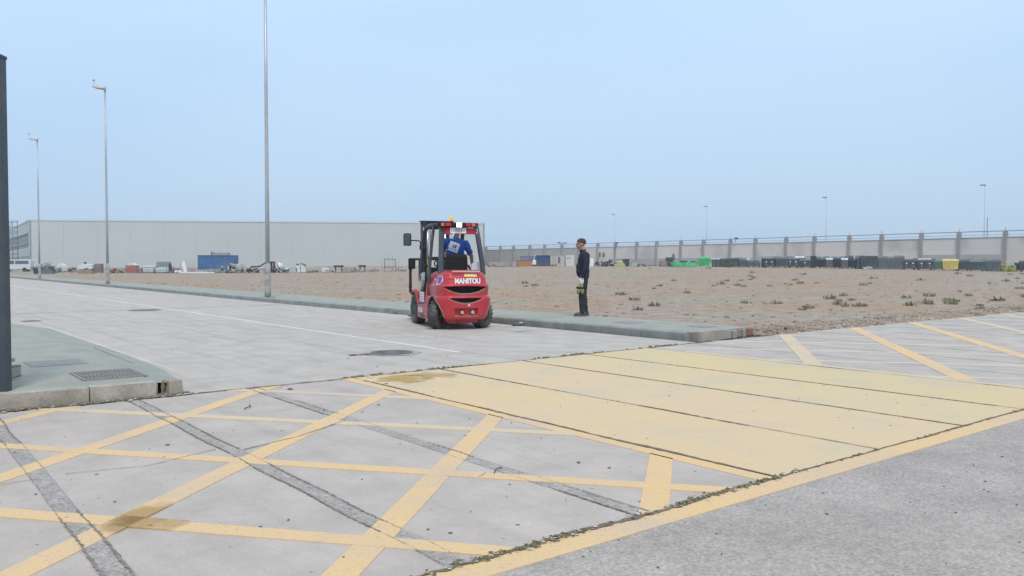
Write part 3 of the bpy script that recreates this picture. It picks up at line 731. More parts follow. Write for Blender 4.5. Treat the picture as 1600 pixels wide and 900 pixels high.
# ------------------------------------------------------------------ perimeter wall
def perimeter_wall():
    X0 = 135.0
    mA = mat('wall_concrete', (.65, .59, .54), .85, var=.10, scale=.35, dirt=(.28, .27, .26), dirt_amt=.5, dscale=.25)
    mA2 = mat('wall_concrete_pale', (.68, .62, .57), .85, var=.10, scale=.3)
    mB = mat('wall_concrete_dark', (.43, .41, .38), .85, var=.12, scale=.3)
    mP = mat('wall_post_concrete', (.34, .305, .285), .85, var=.15, scale=.5)
    mW = mat('wire_rail', (.20, .22, .24), .5, .4)
    mcop = mat('coping', (.28, .28, .275), .8)
    w = thing('perimeter_wall', 'long high concrete panel wall with taller posts and a wire along its top', 'wall', (0, 0, 0))
    posts = [1640, 1570, 1497.6, 1439, 1377, 1326.6, 1272, 1228, 1180, 1141, 1099, 1064, 1026, 995, 961.5, 934, 905, 878, 851, 828, 802.5, 782, 759.5]
    pts = []
    for x in posts:
        # intersection of the picture column with the wall's straight line X = X0 - .79*Y
        k = (x-800)/FPX; Y = X0/(k+.79); pts.append(Vector((k*Y, Y, 0)))
    d = (pts[0]-pts[-1]).normalized(); rz = math.atan2(d.y, d.x)
    pts.insert(0, pts[0]+d*5); pts.insert(0, pts[0]+d*5)
    top = lambda p: 1.3+3.05*(1+(120-p.y)*.0008)
    for i, p in enumerate(pts):
        mb = MB(); zt = top(p)+.75; mb.box((p.x, p.y, zt/2), (.42, .5, zt), mP, rot=rz, bev=.02); 
        mb.tube([(p.x, p.y, zt), (p.x, p.y, zt+.5)], .03, mW, 5); mb.build('post', w)
    for i, (p, q) in enumerate(zip(pts, pts[1:])):
        c = (p+q)/2; L = (p-q).length-.42; zt = (top(p)+top(q))/2; dark = i >= 18
        mb = MB(); mb.box((c.x, c.y, zt/2), (L, .2, zt), mB if dark else (mA2 if i % 3 == 1 else mA), rot=rz)
        mb.box((c.x, c.y, zt+.04), (L, .3, .08), mcop, rot=rz)
        o = mb.build('wall_panel', w)
        if dark: o['label'] = 'darker grey wall panel'
        if i in (3, 4, 8, 9, 10, 12, 13, 14, 15):
            mb = MB(); f = Vector((d.y, -d.x, 0))*.25; h = 1.9 if i > 9 else 2.1; mb.box((c.x+f.x, c.y+f.y, h/2+.3), (L, .2, h), mB, rot=rz); mb.build('plinth', w)
    mb = MB(); line = [(p.x, p.y, top(p)+.78) for p in pts]; mb.tube(line, .045, mW, 5)
    line = [(p.x, p.y, top(p)+.35) for p in pts]; mb.tube(line, .02, mW, 5); mb.build('wire', w)
    def head(x, lb):
        k = (x-800)/FPX; Y = X0/(k+.79); p = Vector((k*Y, Y, 0)); t = thing('floodlight', lb, 'floodlight', (p.x, p.y, top(p)+.9)); mb = MB()
        mb.box((0, 0, .12), (1.9, .12, .1), mW); mb.build('crossbar', t)
        mb = MB(); mb.box((-.55, -.05, .2), (.5, .3, .22), mat('lamp_black', (.06, .06, .065), .6), bev=.03); mb.build('lamp_head', t); mb = MB(); mb.box((.6, -.05, .16), (.6, .3, .18), mat('lamp_black', (.06, .06, .065)), bev=.03); mb.build('lamp_head', t)
        mb = MB(); mb.tube([(0, 0, -.2), (0, 0, .12)], .05, mW, 6); mb.build('stem', t)
    head(878, 'small dark double floodlight on a wall post left of the standing man')
    def cam_(x, lb, dz=.4):
        k = (x-800)/FPX; Y = X0/(k+.79)-.6; t = thing('security_camera', lb, 'camera', (k*Y, Y, top(Vector((0, Y, 0)))+dz)); m = mat('lamp_black', (.06, .06, .065)); mb = MB()
        mb.box((0, 0, .12), (.55, .25, .22), m, bev=.04); mb.build('housing', t); mb = MB(); mb.tube([(0, .1, 0), (0, .6, -.5)], .04, mW, 6); mb.build('bracket', t)
    cam_(1150, 'small dark camera on the wall top above the dark bins', .75); cam_(964, 'small dark camera on the wall top right of the standing man', .6)
    # two small dark shutters on one wall bay
    for x in (936.8, 943):
        k = (x-800)/FPX; Y = X0/(k+.79)-.5
        o = MB().box((0, 0, 0), (.32, .1, .85), mat('vent_dark', (.10, .11, .12), .7), bev=.02).build('wall_vent'); o.location = (k*Y, Y, 2.9)
        tag(o, 'left one of two narrow dark vents high on the wall' if x < 940 else 'right one of two narrow dark vents high on the wall', 'vent')
perimeter_wall()

# ------------------------------------------------------------------ street lamps
m_galv = mat('galvanised_steel', (.46, .47, .485), .45, .35, var=.12, scale=1.6, dirt=(.38, .36, .33), dirt_amt=.5, dscale=2.5, spec=.4)
m_galv2 = mat('galvanised_base', (.40, .40, .39), .6, .2, var=.2, scale=3, dirt=(.20, .14, .09), dirt_amt=.9, dscale=4)
m_lampw = mat('lamp_shell', (.62, .63, .64), .45)
m_lampd = mat('lamp_underside', (.16, .17, .18), .4)
def street_lamp():
    t = thing('street_lamp', 'tall tapering grey street lamp on the right pavement nearest the forklift', 'street lamp', (0, 0, 0), 0, 'street lamps along the right pavement')
    mb = MB(); mb.lathe([(.045+.032*(1-z/11.1), z) for z in (1.15, 4, 7, 11.1)], m_galv, seg=20); mb.build('pole', t)
    mb = MB(); mb.lathe([(.110, .0), (.105, .25), (.100, 1.1), (.078, 1.18)], m_galv2, seg=20); mb.box((0, 0, .012), (.36, .36, .024), m_galv2, bev=.004)
    for x in (-1, 1):
        for y in (-1, 1): mb.lathe([(.016, .02), (.016, .055)], m_galv2, c=(x*.14, y*.14, 0), seg=8)
    mb.build('base', t)
    mb = MB(); mb.prism([(-.05, .45), (.05, .45), (.05, .75), (-.05, .75)], -.112, -.104, m_galv2, 'XZ'); mb.build('hatch', t)
    mb = MB(); mb.tube([(0, 0, 10.95), (0, 0, 11.25)], .055, m_galv); mb.tube([(.04, 0, 11.22), (-.18, 0, 11.26)], .04, m_galv); mb.build('bracket', t)
    mb = MB(); mb.prism([(.04, 11.12), (-.2, 11.12), (-.50, 11.18), (-.68, 11.25), (-.70, 11.33), (-.52, 11.42), (-.25, 11.39), (.04, 11.24)], -.14, .14, m_lampw, 'XZ')
    o = mb.build('lamp_head', t)
    bv = o.modifiers.new('b', 'BEVEL'); bv.width = .03; bv.segments = 2
    mb = MB(); mb.prism([(-.1, 11.09), (-.50, 11.15), (-.66, 11.22), (-.64, 11.26), (-.5, 11.19), (-.1, 11.13)], -.11, .11, m_lampd, 'XZ'); mb.build('diffuser', o)
    mb = MB(); mb.tube([(-.60, 0, 11.36), (-.62, 0, 11.58)], .012, m_lampd, 6); mb.ball((-.63, 0, 11.62), .05, m_lampd, 2, (1.5, .8, .7)); mb.build('photocell', t)
    return t
sl0 = street_lamp()
for i, (X, Y, lb) in enumerate(((-8.44, 28.3, None), (-23.2, 47.0, 'tall tapering grey street lamp, the middle one of the three along the pavement'), (-37.6, 65.2, 'tall tapering grey street lamp, the farthest of the three along the pavement'))):
    o = sl0 if i == 0 else copy_tree(sl0)
    o.location = (X, Y, .13); o.scale = (1, 1, 1.0 if i < 2 else .985)
    if lb: o['label'] = lb
def mast_lamp():
    t = thing('mast_lamp', 'x', 'mast lamp', (0, 0, 0), 0, 'thin lamp masts beyond the wall'); mb = MB()
    mb.lathe([(.09, 0), (.045, 12.6)], mat('mast_pale', (.45, .50, .55), .6), seg=8); mb.build('pole', t)
    mb = MB(); mb.box((-.3, 0, 12.68), (.72, .35, .14), m_lampd, bev=.04); mb.build('lamp_head', t); return t
m0 = mast_lamp()
for i, (x, Y, lb) in enumerate(((1537, 119, 'tallest looking thin lamp mast beyond the wall, above the yellow bin side'), (1290, 141, 'thin lamp mast beyond the wall, second from the right end'), (1104, 163, 'thin lamp mast beyond the wall above the bright green bin'), (960, 189, 'faint thin lamp mast beyond the wall, beside the standing man'))):
    o = m0 if i == 0 else copy_tree(m0); o.location = at(x, Y, 0); o['label'] = lb
mb = MB(); mb.lathe([(.05, 0), (.04, 7.4)], mat('dark_pole', (.12, .10, .10), .7), seg=8); o = mb.build('antenna_pole'); o.location = at(1541.5, 108, 0)
tag(o, 'short dark pole beyond the wall beside the tallest lamp mast', 'pole')

# ------------------------------------------------------------------ gate at the left edge
def gate():
    mg = mat('gate_blue_grey', (.050, .064, .078), .45, .1, var=.15, scale=2, dirt=(.12, .12, .12), dirt_amt=.4, dscale=3, spec=.5)
    mg2 = mat('gate_dark', (.035, .042, .052), .5, var=.1)
    p = P(8.80, 1.0); t = thing('gate_post', 'tall dark blue grey steel gate post standing at the pavement corner', 'gate post', (p.x, p.y, 0), R(3))
    mb = MB(); mb.box((-.01, 0, 1.585), (.085, .10, 3.17), mg, bev=.008); mb.build('post', t)
    mb = MB(); mb.box((-.012, 0, 3.185), (.10, .115, .03), mg, bev=.006); mb.build('cap', t)
    mb = MB(); mb.box((-.068, .015, 1.9), (.03, .06, 2.6), mg2, bev=.004); mb.build('guide_channel', t)
    mb = MB(); mb.box((-.01, 0, .01), (.2, .2, .02), m_galv2, bev=.004); mb.build('base_plate', t)
    g = thing('sliding_gate', 'dark steel sliding gate with upright bars, beside the gate post', 'gate', (p.x-.10, p.y+.05, 0), R(3))
    mb = MB()
    for z in (.42, 3.0): mb.box((-1.6, 0, z), (3.1, .06, .08), mg2)
    for x in (-.05, -3.12): mb.box((x, 0, 1.76), (.06, .06, 2.6), mg2)
    mb.build('frame', g); mb = MB()
    for k in range(26): mb.box((-.17-.112*k, 0, 1.76), (.025, .03, 2.6), mg2)
    mb.build('bars', g)
    b = thing('concrete_block', 'pale weathered concrete block behind the foot of the gate post', 'concrete block', (-5.31, 7.95, .10), R(2))
    mb = MB(); mb.box((0, 0, .11), (.62, .4, .22), m_kerb, bev=.02); mb.build('block', b)
    mb = MB(); mb.box((0, 0, .24), (.68, .46, .04), m_kerb, bev=.012); mb.build('cap', b)
    r = thing('rusty_box', 'small rusty open steel box section lying on the pavement behind the gate post', 'steel box', (-5.20, 8.42, .125), R(4))
    mr = mat('rust', (.16, .10, .065), .9, .1, var=.5, scale=14, fine=.3, rgb2=(.25, .22, .17), dscale=6)
    mb = MB()
    mb.box((0, 0, .006), (.16, .2, .012), mr); mb.box((0, 0, .114), (.16, .2, .012), mr); mb.box((-.074, 0, .06), (.012, .2, .096), mr); mb.box((.074, 0, .06), (.012, .2, .096), m_kerb); mb.build('walls', r)
    mb = MB(); mb.box((0, .08, .06), (.136, .02, .096), mat('hollow_shade', (.05, .048, .045))); mb.build('inner_shade', r)  # near-black colour paints the shade inside the open box
    b = MB(); blob = [(cos(2*pi*k/14)*(.10+.03*random.random()), sin(2*pi*k/14)*(.07+.02*random.random())) for k in range(14)]
    b.prism(blob, 0, .012, mat('paper_white', (.62, .66, .70), .8)); b.ball((.02, .0, .02), .05, MATS['paper_white'], 2, (1.2, .8, .5), .15); o = b.build('crumpled_paper'); q = P(8.62, .90); o.location = (q.x-.03, q.y-.33, .0)
    tag(o, 'crumpled pale blue paper scrap on the concrete at the foot of the post', 'litter')
gate()

# ------------------------------------------------------------------ forklift
RED = mat('forklift_red', (.46, .018, .028), .38, 0, var=.10, scale=2.5, dirt=(.34, .09, .08), dirt_amt=.55, dscale=3, spec=.5, coat=.25)
DUST = mat('dusty_red_edge', (.34, .17, .14), .8, var=.2, scale=9)
BLK = mat('frame_black', (.030, .032, .037), .45, .2, var=.2, scale=4, dirt=(.08, .08, .08), dirt_amt=.5, dscale=3, spec=.5)
BLK2 = mat('matt_black', (.016, .016, .018), .8, var=.2, scale=5)
GREYF = mat('guard_grey', (.055, .060, .070), .4, .2, var=.12, scale=3, dirt=(.12, .12, .12), dirt_amt=.4, dscale=3, spec=.5)
RUB = mat('tyre_rubber', (.075, .072, .068), .9, var=.2, scale=5, fine=.2, dirt=(.19, .17, .15), dirt_amt=.8, dscale=4)
WHT = mat('sticker_white', (.70, .70, .72), .5, var=.06)
CHR = mat('hydraulic_chrome', (.55, .55, .56), .25, .9)
def cw_outline(u, w, yr):
    """plan of the counterweight: left side forward end -> round the rear -> right side; u in 0..1"""
    yf = .50; rc = .30
    segs = [('l', yf-(yr+rc)), ('c', rc*pi/2), ('r', 2*(w-rc)), ('c2', rc*pi/2), ('l2', yf-(yr+rc))]
    T = sum(s[1] for s in segs); d = u*T
    bulge = lambda x: -.045*(1-(x/w)**2)
    for nme, L in segs:
        if d <= L or nme == 'l2':
            if nme == 'l': return Vector((-w, yf-d)), Vector((-1, 0))
            if nme == 'c':
                t = d/rc; x, y = -w+rc-rc*cos(t), yr+rc-rc*sin(t); return Vector((x, y+bulge(x)*sin(t))), Vector((-cos(t), -sin(t)))
            if nme == 'r': x = -w+rc+d; return Vector((x, yr+bulge(x))), Vector((0, -1))
            if nme == 'c2':
                t = d/rc; x, y = w-rc+rc*sin(t), yr+rc-rc*cos(t); return Vector((x, y+bulge(x)*cos(t))), Vector((sin(t), -cos(t)))
            return Vector((w, yr+rc+d)), Vector((1, 0))
        d -= L
CW_IN = [(.20, .07), (.23, .035), (.30, .015), (.45, .0), (.60, .0), (.645, .012), (.67, .045), (.70, .040), (.84, .03), (.875, .035), (.905, .062), (1.0, .085), (1.08, .11), (1.12, .15), (1.14, .21)]
def cw_inset(z):
    for (z0, a), (z1, b) in zip(CW_IN, CW_IN[1:]):
        if z <= z1: return a+(b-a)*sst((z-z0)/(z1-z0)) if z > z0 else a
    return CW_IN[-1][1]
def cw_surf(u, z, w=.575, yr=-.44):
    p, n = cw_outline(u, w, yr); q = p-n*cw_inset(z); return Vector((q.x, q.y, z)), Vector((n.x, n.y, 0))
def recess(x, z, y):
    """depth and lip of the three openings in the rear"""
    if y > -.1: return 0, 0
    d = lip = 0
    def op(s, dep, lw=.022):        # s > 0 inside (in metres from edge)
        nonlocal d, lip
        if s > 0: d = max(d, dep*sst(s/.018))
        elif s > -lw: lip = 1
    xx = x
    if abs(xx) < .47: op(min(.862-.02*(xx/.44)**2-z, z-(.715+.12*(abs(xx)/.44)**2.2)), .13)
    if abs(xx) < .38: op(min(.625-z, z-(.525+.09*(abs(xx)/.34)**1.8)), .10)
    if abs(xx) < .28: op(min(.425-z, z-.275, (.235-abs(xx)+(z-.35)*.15)), .07)
    return d, lip
def forklift():
    f = thing('forklift', 'red forklift truck driving away on the road with a driver on board', 'forklift', (-1.05, 16.48, 0), R(19.5))
    # --- counterweight
    mb = MB(); NU, ZS = 300, [.20+.0098*k for k in range(97)]; grid = []
    rr = mb.mi(RED); dk = mb.mi(BLK2); du = mb.mi(DUST)
    for z in ZS:
        row = []
        for i in range(NU+1):
            p, n = cw_surf(i/NU, z); d, lip = recess(p.x, z, p.y); q = p-n*d; v = mb.bm.verts.new(q); row.append((v, d, lip, p))
        grid.append(row)
    for j in range(len(ZS)-1):
        for i in range(NU):
            c = (grid[j][i], grid[j][i+1], grid[j+1][i+1], grid[j+1][i]); m = c[0][3]
            if abs(m.x) > .30 and (m.y**2+(ZS[j]-.285)**2) < .375**2: continue
            fc = mb.bm.faces.new([q[0] for q in c]); fc.smooth = True
            dep = sum(q[1] for q in c)/4
            low = ZS[j] < .44
            fc.material_index = (rr if low else dk) if dep > .02 else (du if c[0][2] and not (ZS[j] > .84) and ZS[j] < .8 and cw_z_low(m.x, ZS[j]) else rr)
    top = [g[0] for g in grid[-1]]; tf = mb.bm.faces.new(top[::-1]); tf.material_index = rr
    mb.build('counterweight', f)
    arch = []                                            # rolled lip of the wheel arches
    for s in (-1, 1):
        pts = []
        for k in range(0, 33):
            t = R(-14)+R(200)*k/32; y, z = -.378*cos(t)*1.0, .285+.378*sin(t)
            if z < .2: continue
            # side surface x at this y,z
            best = min((abs(cw_surf(u/400, z)[0].y-y), u) for u in range(0, 190)); p = cw_surf(best[1]/400, z)[0]
            if y > .5 or abs(p.x) < .3: continue
            pts.append((s*abs(p.x), p.y, z))
        mb = MB(); mb.tube(pts, .012, DUST, 6); mb.build('wheel_arch', f)
    mb = MB(); mb.box((0, .03, .43), (.62, .80, .44), BLK2); mb.box((0, 0, .52), (1.06, .5, .10), BLK2, bev=.03); mb.build('chassis', f)
    mb = MB(); mb.tube([(-.5, 0, .285), (.5, 0, .285)], .05, BLK2, 10); mb.box((0, 0, .27), (.62, .16, .14), BLK2, bev=.02); mb.build('rear_axle', f)
    mb = MB(); mb.prism([(-.30, .12), (.12, .12), (.22, .20), (-.40, .20)], -.25, .25, RED, 'XZ'); mb.box((.08, -.05, .17), (.42, .5, .10), RED, bev=.03); mb.build('skid_plate', f)
    for s in (-.085, .13): mb = MB(); mb.lathe([(.0301, -.055), (.034, -.05), (.034, .05), (.028, .055)], mat('pin_metal', (.55, .50, .45), .4, .6), c=(s, -.425, .345), axis='Y', seg=14); mb.build('tow_pin', f)
    # writing on the rear
    def rear(v, x0, z0):
        x, z = v.x+x0, v.y+z0; u = .5
        lo, hi = .2, .8
        for _ in range(22):
            u = (lo+hi)/2
            if cw_surf(u, z)[0].x < x: lo = u
            else: hi = u
        p = cw_surf(u, z)[0]; return Vector((x, p.y-.004-v.z*.5, z))
    writing('lettering', 'MANITOU', .125, WHT, f, lambda v: rear(Vector((v.x*.92, v.y*1.12, v.z)), .045, .955), bold=.006, spacing=1.0)
    writing('lettering', 'M', .05, WHT, f, lambda v: rear(v, .05, .485), bold=.003)
    mb = MB(); st = []
    for k in range(13):
        x = -.02+.26*k/12; p0, p1 = rear(Vector((x, 1.045, .004)), 0, 0), rear(Vector((x, 1.095, .004)), 0, 0); st.append((mb.bm.verts.new(p0), mb.bm.verts.new(p1)))
    for a, b in zip(st, st[1:]): mb.faces([mb.bm.faces.new((a[0], b[0], b[1], a[1]))], mat('sticker_yellow', (.72, .60, .20), .5))
    mb.build('warning_sticker', f, recalc=False)
    mb = MB(); mb.prism([(-.26, -.40), (.30, -.405), (.30, -.37), (-.26, -.36)], 1.140, 1.160, mat('dusty_white', (.55, .50, .48), .8)); mb.prism([(-.24, -.18), (.36, -.18), (.34, .42), (-.24, .42)], 1.135, 1.175, RED); mb.build('bonnet_lid', f)
    # --- chassis side, step and fenders
    for s in (-1, 1):
        mb = MB(); x0, x1 = (s*.50, s*.575) if s > 0 else (-.575, -.50)
        mb.prism([(.42, .17), (1.27, .17), (1.27, .44), (.42, .50)], x0, x1, RED, 'YZ')
        mb.prism([(.43, .505), (.62, .492), (.48, .86), (.43, .92)], x0, x1, RED, 'YZ'); mb.build('side_panel', f)
        mb = MB(); arc = [(1.62-.40*cos(R(t)), .33+.40*sin(R(t))) for t in range(20, 121, 10)]; arc2 = [(1.62-.365*cos(R(t)), .33+.365*sin(R(t))) for t in range(120, 19, -10)]
        mb.prism(arc+arc2, s*.36, s*.585, RED, 'YZ'); mb.prism([(1.27, .44), (1.27, .17), (1.245, .17), (1.245, .455)], s*.36, s*.57, RED, 'YZ')
        mb.prism([(1.10, .46), (1.255, .455), (1.60, .735), (1.58, .765), (1.42, .74)], s*.575 if s < 0 else .545, s*.545 if s < 0 else .575, RED, 'YZ'); mb.build('fender', f)
    mb = MB(); mb.box((0, 1.0, .45), (1.0, 1.16, .05), BLK2); mb.box((0, .95, .30), (.98, 1.0, .24), BLK2); mb.build('floor_plate', f)
    mb = MB(); mb.box((-.578, .86, .205), (.02, .42, .03), BLK, bev=.005); mb.box((-.577, .9, .24), (.012, .28, .07), GREYF, bev=.004); mb.build('step', f)
    for (y, z, w, h) in ((.86, .61, .36, .20), (1.0, .335, .36, .10)):
        mb = MB(); mb.box((-.582, y, z), (.008, w, h), WHT, bev=.003); o = mb.build('side_sticker', f)
        mb = MB()
        for k in range(3): mb.box((-.588, y+.01*k, z+h*(.28-.28*k)), (.003, w*(.8-.15*k), h*.09), mat('print_grey', (.35, .37, .42), .6))
        mb.build('print', o)
    mb = MB(); mb.prism([(.645, .50), (1.06, .47), (1.06, .72), (.645, .72)], -.574, -.566, RED, 'YZ'); mb.build('sticker_backing', f)
    # round emblem on the left shoulder
    def side(v, y0, z0):
        z = v.y+z0; y = y0-v.x; lo, hi = 0, .34
        for _ in range(20):
            u = (lo+hi)/2
            if cw_surf(u, z)[0].y > y: lo = u
            else: hi = u
        p, n = cw_surf(u, z); return p+n*(.004+v.z)
    def disc(r0, r1, m, off, y0=-.22, z0=.975):
        mb = MB(); N = 30; A = [mb.bm.verts.new(side(Vector((r1*cos(2*pi*k/N), r1*sin(2*pi*k/N)*1.05, off)), y0, z0)) for k in range(N)]
        if r0: 
            B = [mb.bm.verts.new(side(Vector((r0*cos(2*pi*k/N), r0*sin(2*pi*k/N)*1.05, off)), y0, z0)) for k in range(N)]
            mb.faces([mb.bm.faces.new((A[k], A[(k+1) % N], B[(k+1) % N], B[k])) for k in range(N)], m)
        else: mb.faces([mb.bm.faces.new(A)], m)
        return mb
    em = disc(0, .088, mat('emblem_lilac', (.62, .62, .78), .5), .0).build('emblem', f)
    disc(.052, .064, mat('emblem_blue', (.08, .16, .45), .5), .003).build('ring', em)
    mb = disc(0, .03, MATS['emblem_blue'], .003); mb.build('centre', em)
    for dy, dz, w, h in ((.02, .0, .12, .03), (.04, -.10, .04, .05)):
        mb = MB(); vs = [mb.bm.verts.new(side(Vector((x, z, .002)), .0+dy, .985+dz)) for x, z in ((-w/2, -h/2), (w/2, -h/2), (w/2, h/2), (-w/2, h/2))]; mb.faces([mb.bm.faces.new(vs)], mat('emblem_lilac', (.62, .62, .78))); mb.build('side_sticker', f)
    # --- engine hood with hi-vis sticker, seat
    mb = MB(); mb.prism([(.42, .47), (1.02, .47), (.98, .62), (.86, .86), (.74, 1.00), (.42, 1.06)], -.36, .36, BLK, 'YZ'); mb.build('engine_hood', f)
    hs = MB(); arc = [(1.26, .72), (1.22, .84), (1.12, .97), (.98, 1.08), (.82, 1.12), (.84, .96), (.92, .82), (1.04, .70)]
    hs.prism(arc, -.575, -.52, mat('side_cover_grey', (.50, .50, .46), .6, dirt=(.3, .3, .27), dirt_amt=.5), 'YZ'); hc = hs.build('side_cover', f)
    mb = MB(); mb.prism([(1.24, .735), (1.18, .86), (1.02, .82), (1.06, .73)], -.583, -.576, mat('cover_yellow', (.55, .58, .16), .6), 'YZ'); mb.prism([(1.04, .96), (.98, 1.05), (.90, 1.03), (.98, .93)], -.583, -.576, BLK, 'YZ'); mb.build('sticker', hc)
    mb = MB(); mb.box((.02, .62, 1.12), (.46, .46, .14), BLK2, bev=.04); mb.build('seat', f)
    mb = MB(); mb.box((.02, .30, 1.31), (.43, .12, .38), BLK2, bev=.05, rot=Matrix.Rotation(R(8), 4, 'X')); 
    for s in (-1, 1): mb.box((.02+s*.19, .34, 1.29), (.08, .14, .30), BLK2, bev=.03)
    mb.build('seat_back', f)
    mb = MB(); mb.tube([(.33, .35, 1.18), (.35, .58, 1.26), (.33, .75, 1.26)], .022, BLK2, 8); mb.build('armrest', f)
    mb = MB(); mb.prism([(.29, 1.16), (.50, 1.16), (.52, 1.27), (.42, 1.34), (.30, 1.30)], .16, .19, mat('pale_card', (.62, .66, .72), .7), 'XZ'); mb.build('document_pouch', f)
    # --- overhead guard
    gd = []
    def post(name, pts, wx, wy, m):
        mb = MB(); pts = [Vector(p) for p in pts]
        rings = []
        for i, p in enumerate(pts):
            rings.append([mb.bm.verts.new(p+Vector((sx*wx/2, sy*wy/2, 0))) for sx, sy in ((-1, -1), (1, -1), (1, 1), (-1, 1))])
        fs = []
        for a, b in zip(rings, rings[1:]):
            for k in range(4): fs.append(mb.bm.faces.new((a[k], a[(k+1) % 4], b[(k+1) % 4], b[k])))
        fs += [mb.bm.faces.new(rings[0][::-1]), mb.bm.faces.new(rings[-1])]
        mb.faces(fs, m); o = mb.build(name, f); b = o.modifiers.new('b', 'BEVEL'); b.width = .012; b.segments = 2; return o
    for s in (-1, 1):
        x = lambda v: s*v
        post('rear_pillar', [(x(.475), -.06, 1.08), (x(.455), -.03, 1.35), (x(.40), .03, 1.8), (x(.365), .08, 2.06)] if s > 0 else [(-.41, -.06, 1.08), (-.40, -.03, 1.35), (-.375, .03, 1.8), (-.36, .08, 2.06)], .085 if s > 0 else .085, .10, GREYF)
        # front leg curving into the roof rail
        pts = [(x(.47), 1.50, .55), (x(.46), 1.47, .9), (x(.445), 1.40, 1.4), (x(.43), 1.33, 1.80), (x(.42), 1.24, 1.98), (x(.41), 1.08, 2.07), (x(.40), .8, 2.10), (x(.385), .1, 2.09)]
        mb = MB(); mb.tube(pts, .036, GREYF, 10, flat=1.25); mb.build('front_pillar', f)
    post('side_pillar', [(-.53, .40, .62), (-.525, .40, 1.2), (-.47, .44, 1.7), (-.41, .50, 2.07)], .055, .07, GREYF)
    mb = MB()
    for k in range(7): mb.box((0, .22+.145*k, 2.10), (.76, .035, .045), GREYF, bev=.006)
    mb.box((0, .09, 2.09), (.80, .06, .07), GREYF, bev=.01); mb.box((0, 1.14, 2.06), (.84, .05, .06), GREYF, bev=.01); mb.build('roof_bars', f)
    lb = MB(); lb.box((-.05, .01, 2.075), (.80, .07, .095), BLK2, bev=.015); lb = lb.build('light_bar', f)
    mr, mo = mat('lamp_red', (.50, .015, .015), .25, spec=.6), mat('lamp_orange', (.62, .14, .02), .25, spec=.6)
    for x, m, w in ((-.36, mo, .07), (-.25, mr, .11), (.17, mr, .10), (.28, mo, .08)):
        mb = MB(); mb.box((x, -.032, 2.08), (w, .024, .065), m, bev=.008); mb.build('rear_lamp', f)
    mb = MB(); mb.box((-.03, -.045, 2.075), (.14, .04, .11), BLK2, bev=.012); wl = mb.build('work_light', f)
    mb = MB(); mb.box((-.03, -.070, 2.075), (.105, .012, .085), mat('work_light_lens', (.9, .95, .95), .2, emit=(.86, 1, .97, 3.2)), bev=.004); mb.build('lens', wl)
    bc = MB(); bc.lathe([(.045, 2.115), (.045, 2.155), (.03, 2.16)], BLK2, c=(-.13, .14, 0), seg=16); bc = bc.build('beacon', f)
    mb = MB(); mb.lathe([(.04, 2.155), (.042, 2.17), (.038, 2.235), (.025, 2.25)], mat('beacon_orange', (.75, .27, .02), .25, spec=.6, emit=(.9, .33, .03, .35)), c=(-.13, .14, 0), seg=16); mb.build('lens', bc)
    mb = MB(); mb.box((.0, .03, 1.955), (.70, .02, .125), mat('panel_red', (.36, .03, .05), .5), bev=.004); pl = mb.build('rear_panel', f)
    mb = MB(); mb.box((-.03, .012, 1.965), (.33, .012, .115), WHT, bev=.004); pt = mb.build('name_plate', f)
    writing('lettering', 'LINGUER', .074, mat('plate_print', (.40, .18, .26), .6), pt, Matrix.Translation((-.03, .004, 1.967)) @ Matrix.Rotation(pi/2, 4, 'X'), ext=.001, bold=.001)
    mb = MB(); mb.tube([(-.12, .02, 1.91), (-.125, .015, 1.87), (-.145, .01, 1.84)], [.016, .014, .004], WHT, 6); mb.build('tag_strap', f)
    mb = MB(); mb.tube([(-.38, .02, 2.03), (-.36, 0, 1.97), (-.33, 0, 1.95), (-.29, .0, 1.99), (-.28, .02, 2.03)], .006, BLK2, 6); mb.build('cable', f); mb = MB(); mb.tube([(.36, .0, 2.0), (.38, -.01, 1.93), (.36, -.01, 1.90), (.34, 0, 1.94)], .006, WHT, 6); mb.build('cable', f)
    # --- dash, steering wheel, levers
    mb = MB(); mb.prism([(1.18, .47), (1.42, .47), (1.42, 1.10), (1.30, 1.22), (1.20, 1.10)], -.30, .34, BLK2, 'YZ'); mb.build('dashboard', f)
    mb = MB(); RM = Matrix.Rotation(R(-35), 4, 'X'); N = 24
    mb.tube([Vector((-.08, 1.12, 1.32))+RM @ Vector((.16*cos(2*pi*k/N), .16*sin(2*pi*k/N), 0)) for k in range(N+1)], .014, BLK2, 8)
    mb.tube([(-.08, 1.12, 1.32), (-.08, 1.24, 1.14)], .022, BLK2, 8)
    for k in range(3): mb.tube([Vector((-.08, 1.12, 1.32)), Vector((-.08, 1.12, 1.32))+RM @ Vector((.155*cos(2*pi*k/3), .155*sin(2*pi*k/3), 0))], .01, BLK2, 6)
    mb.build('steering_wheel', f)
    for k in range(3):
        mb = MB(); x = .14+.06*k; mb.tube([(x, 1.22, 1.15), (x, 1.16, 1.34)], .008, BLK2, 6); mb.ball((x, 1.155, 1.36), .022, BLK2, 2); mb.build('lever', f)
    mb = MB(); mb.tube([(-.33, 1.30, 1.0), (-.35, 1.28, 1.2), (-.36, 1.27, 1.4)], .012, mat('hose_yellow', (.45, .50, .10), .6), 6); mb.build('hose', f)
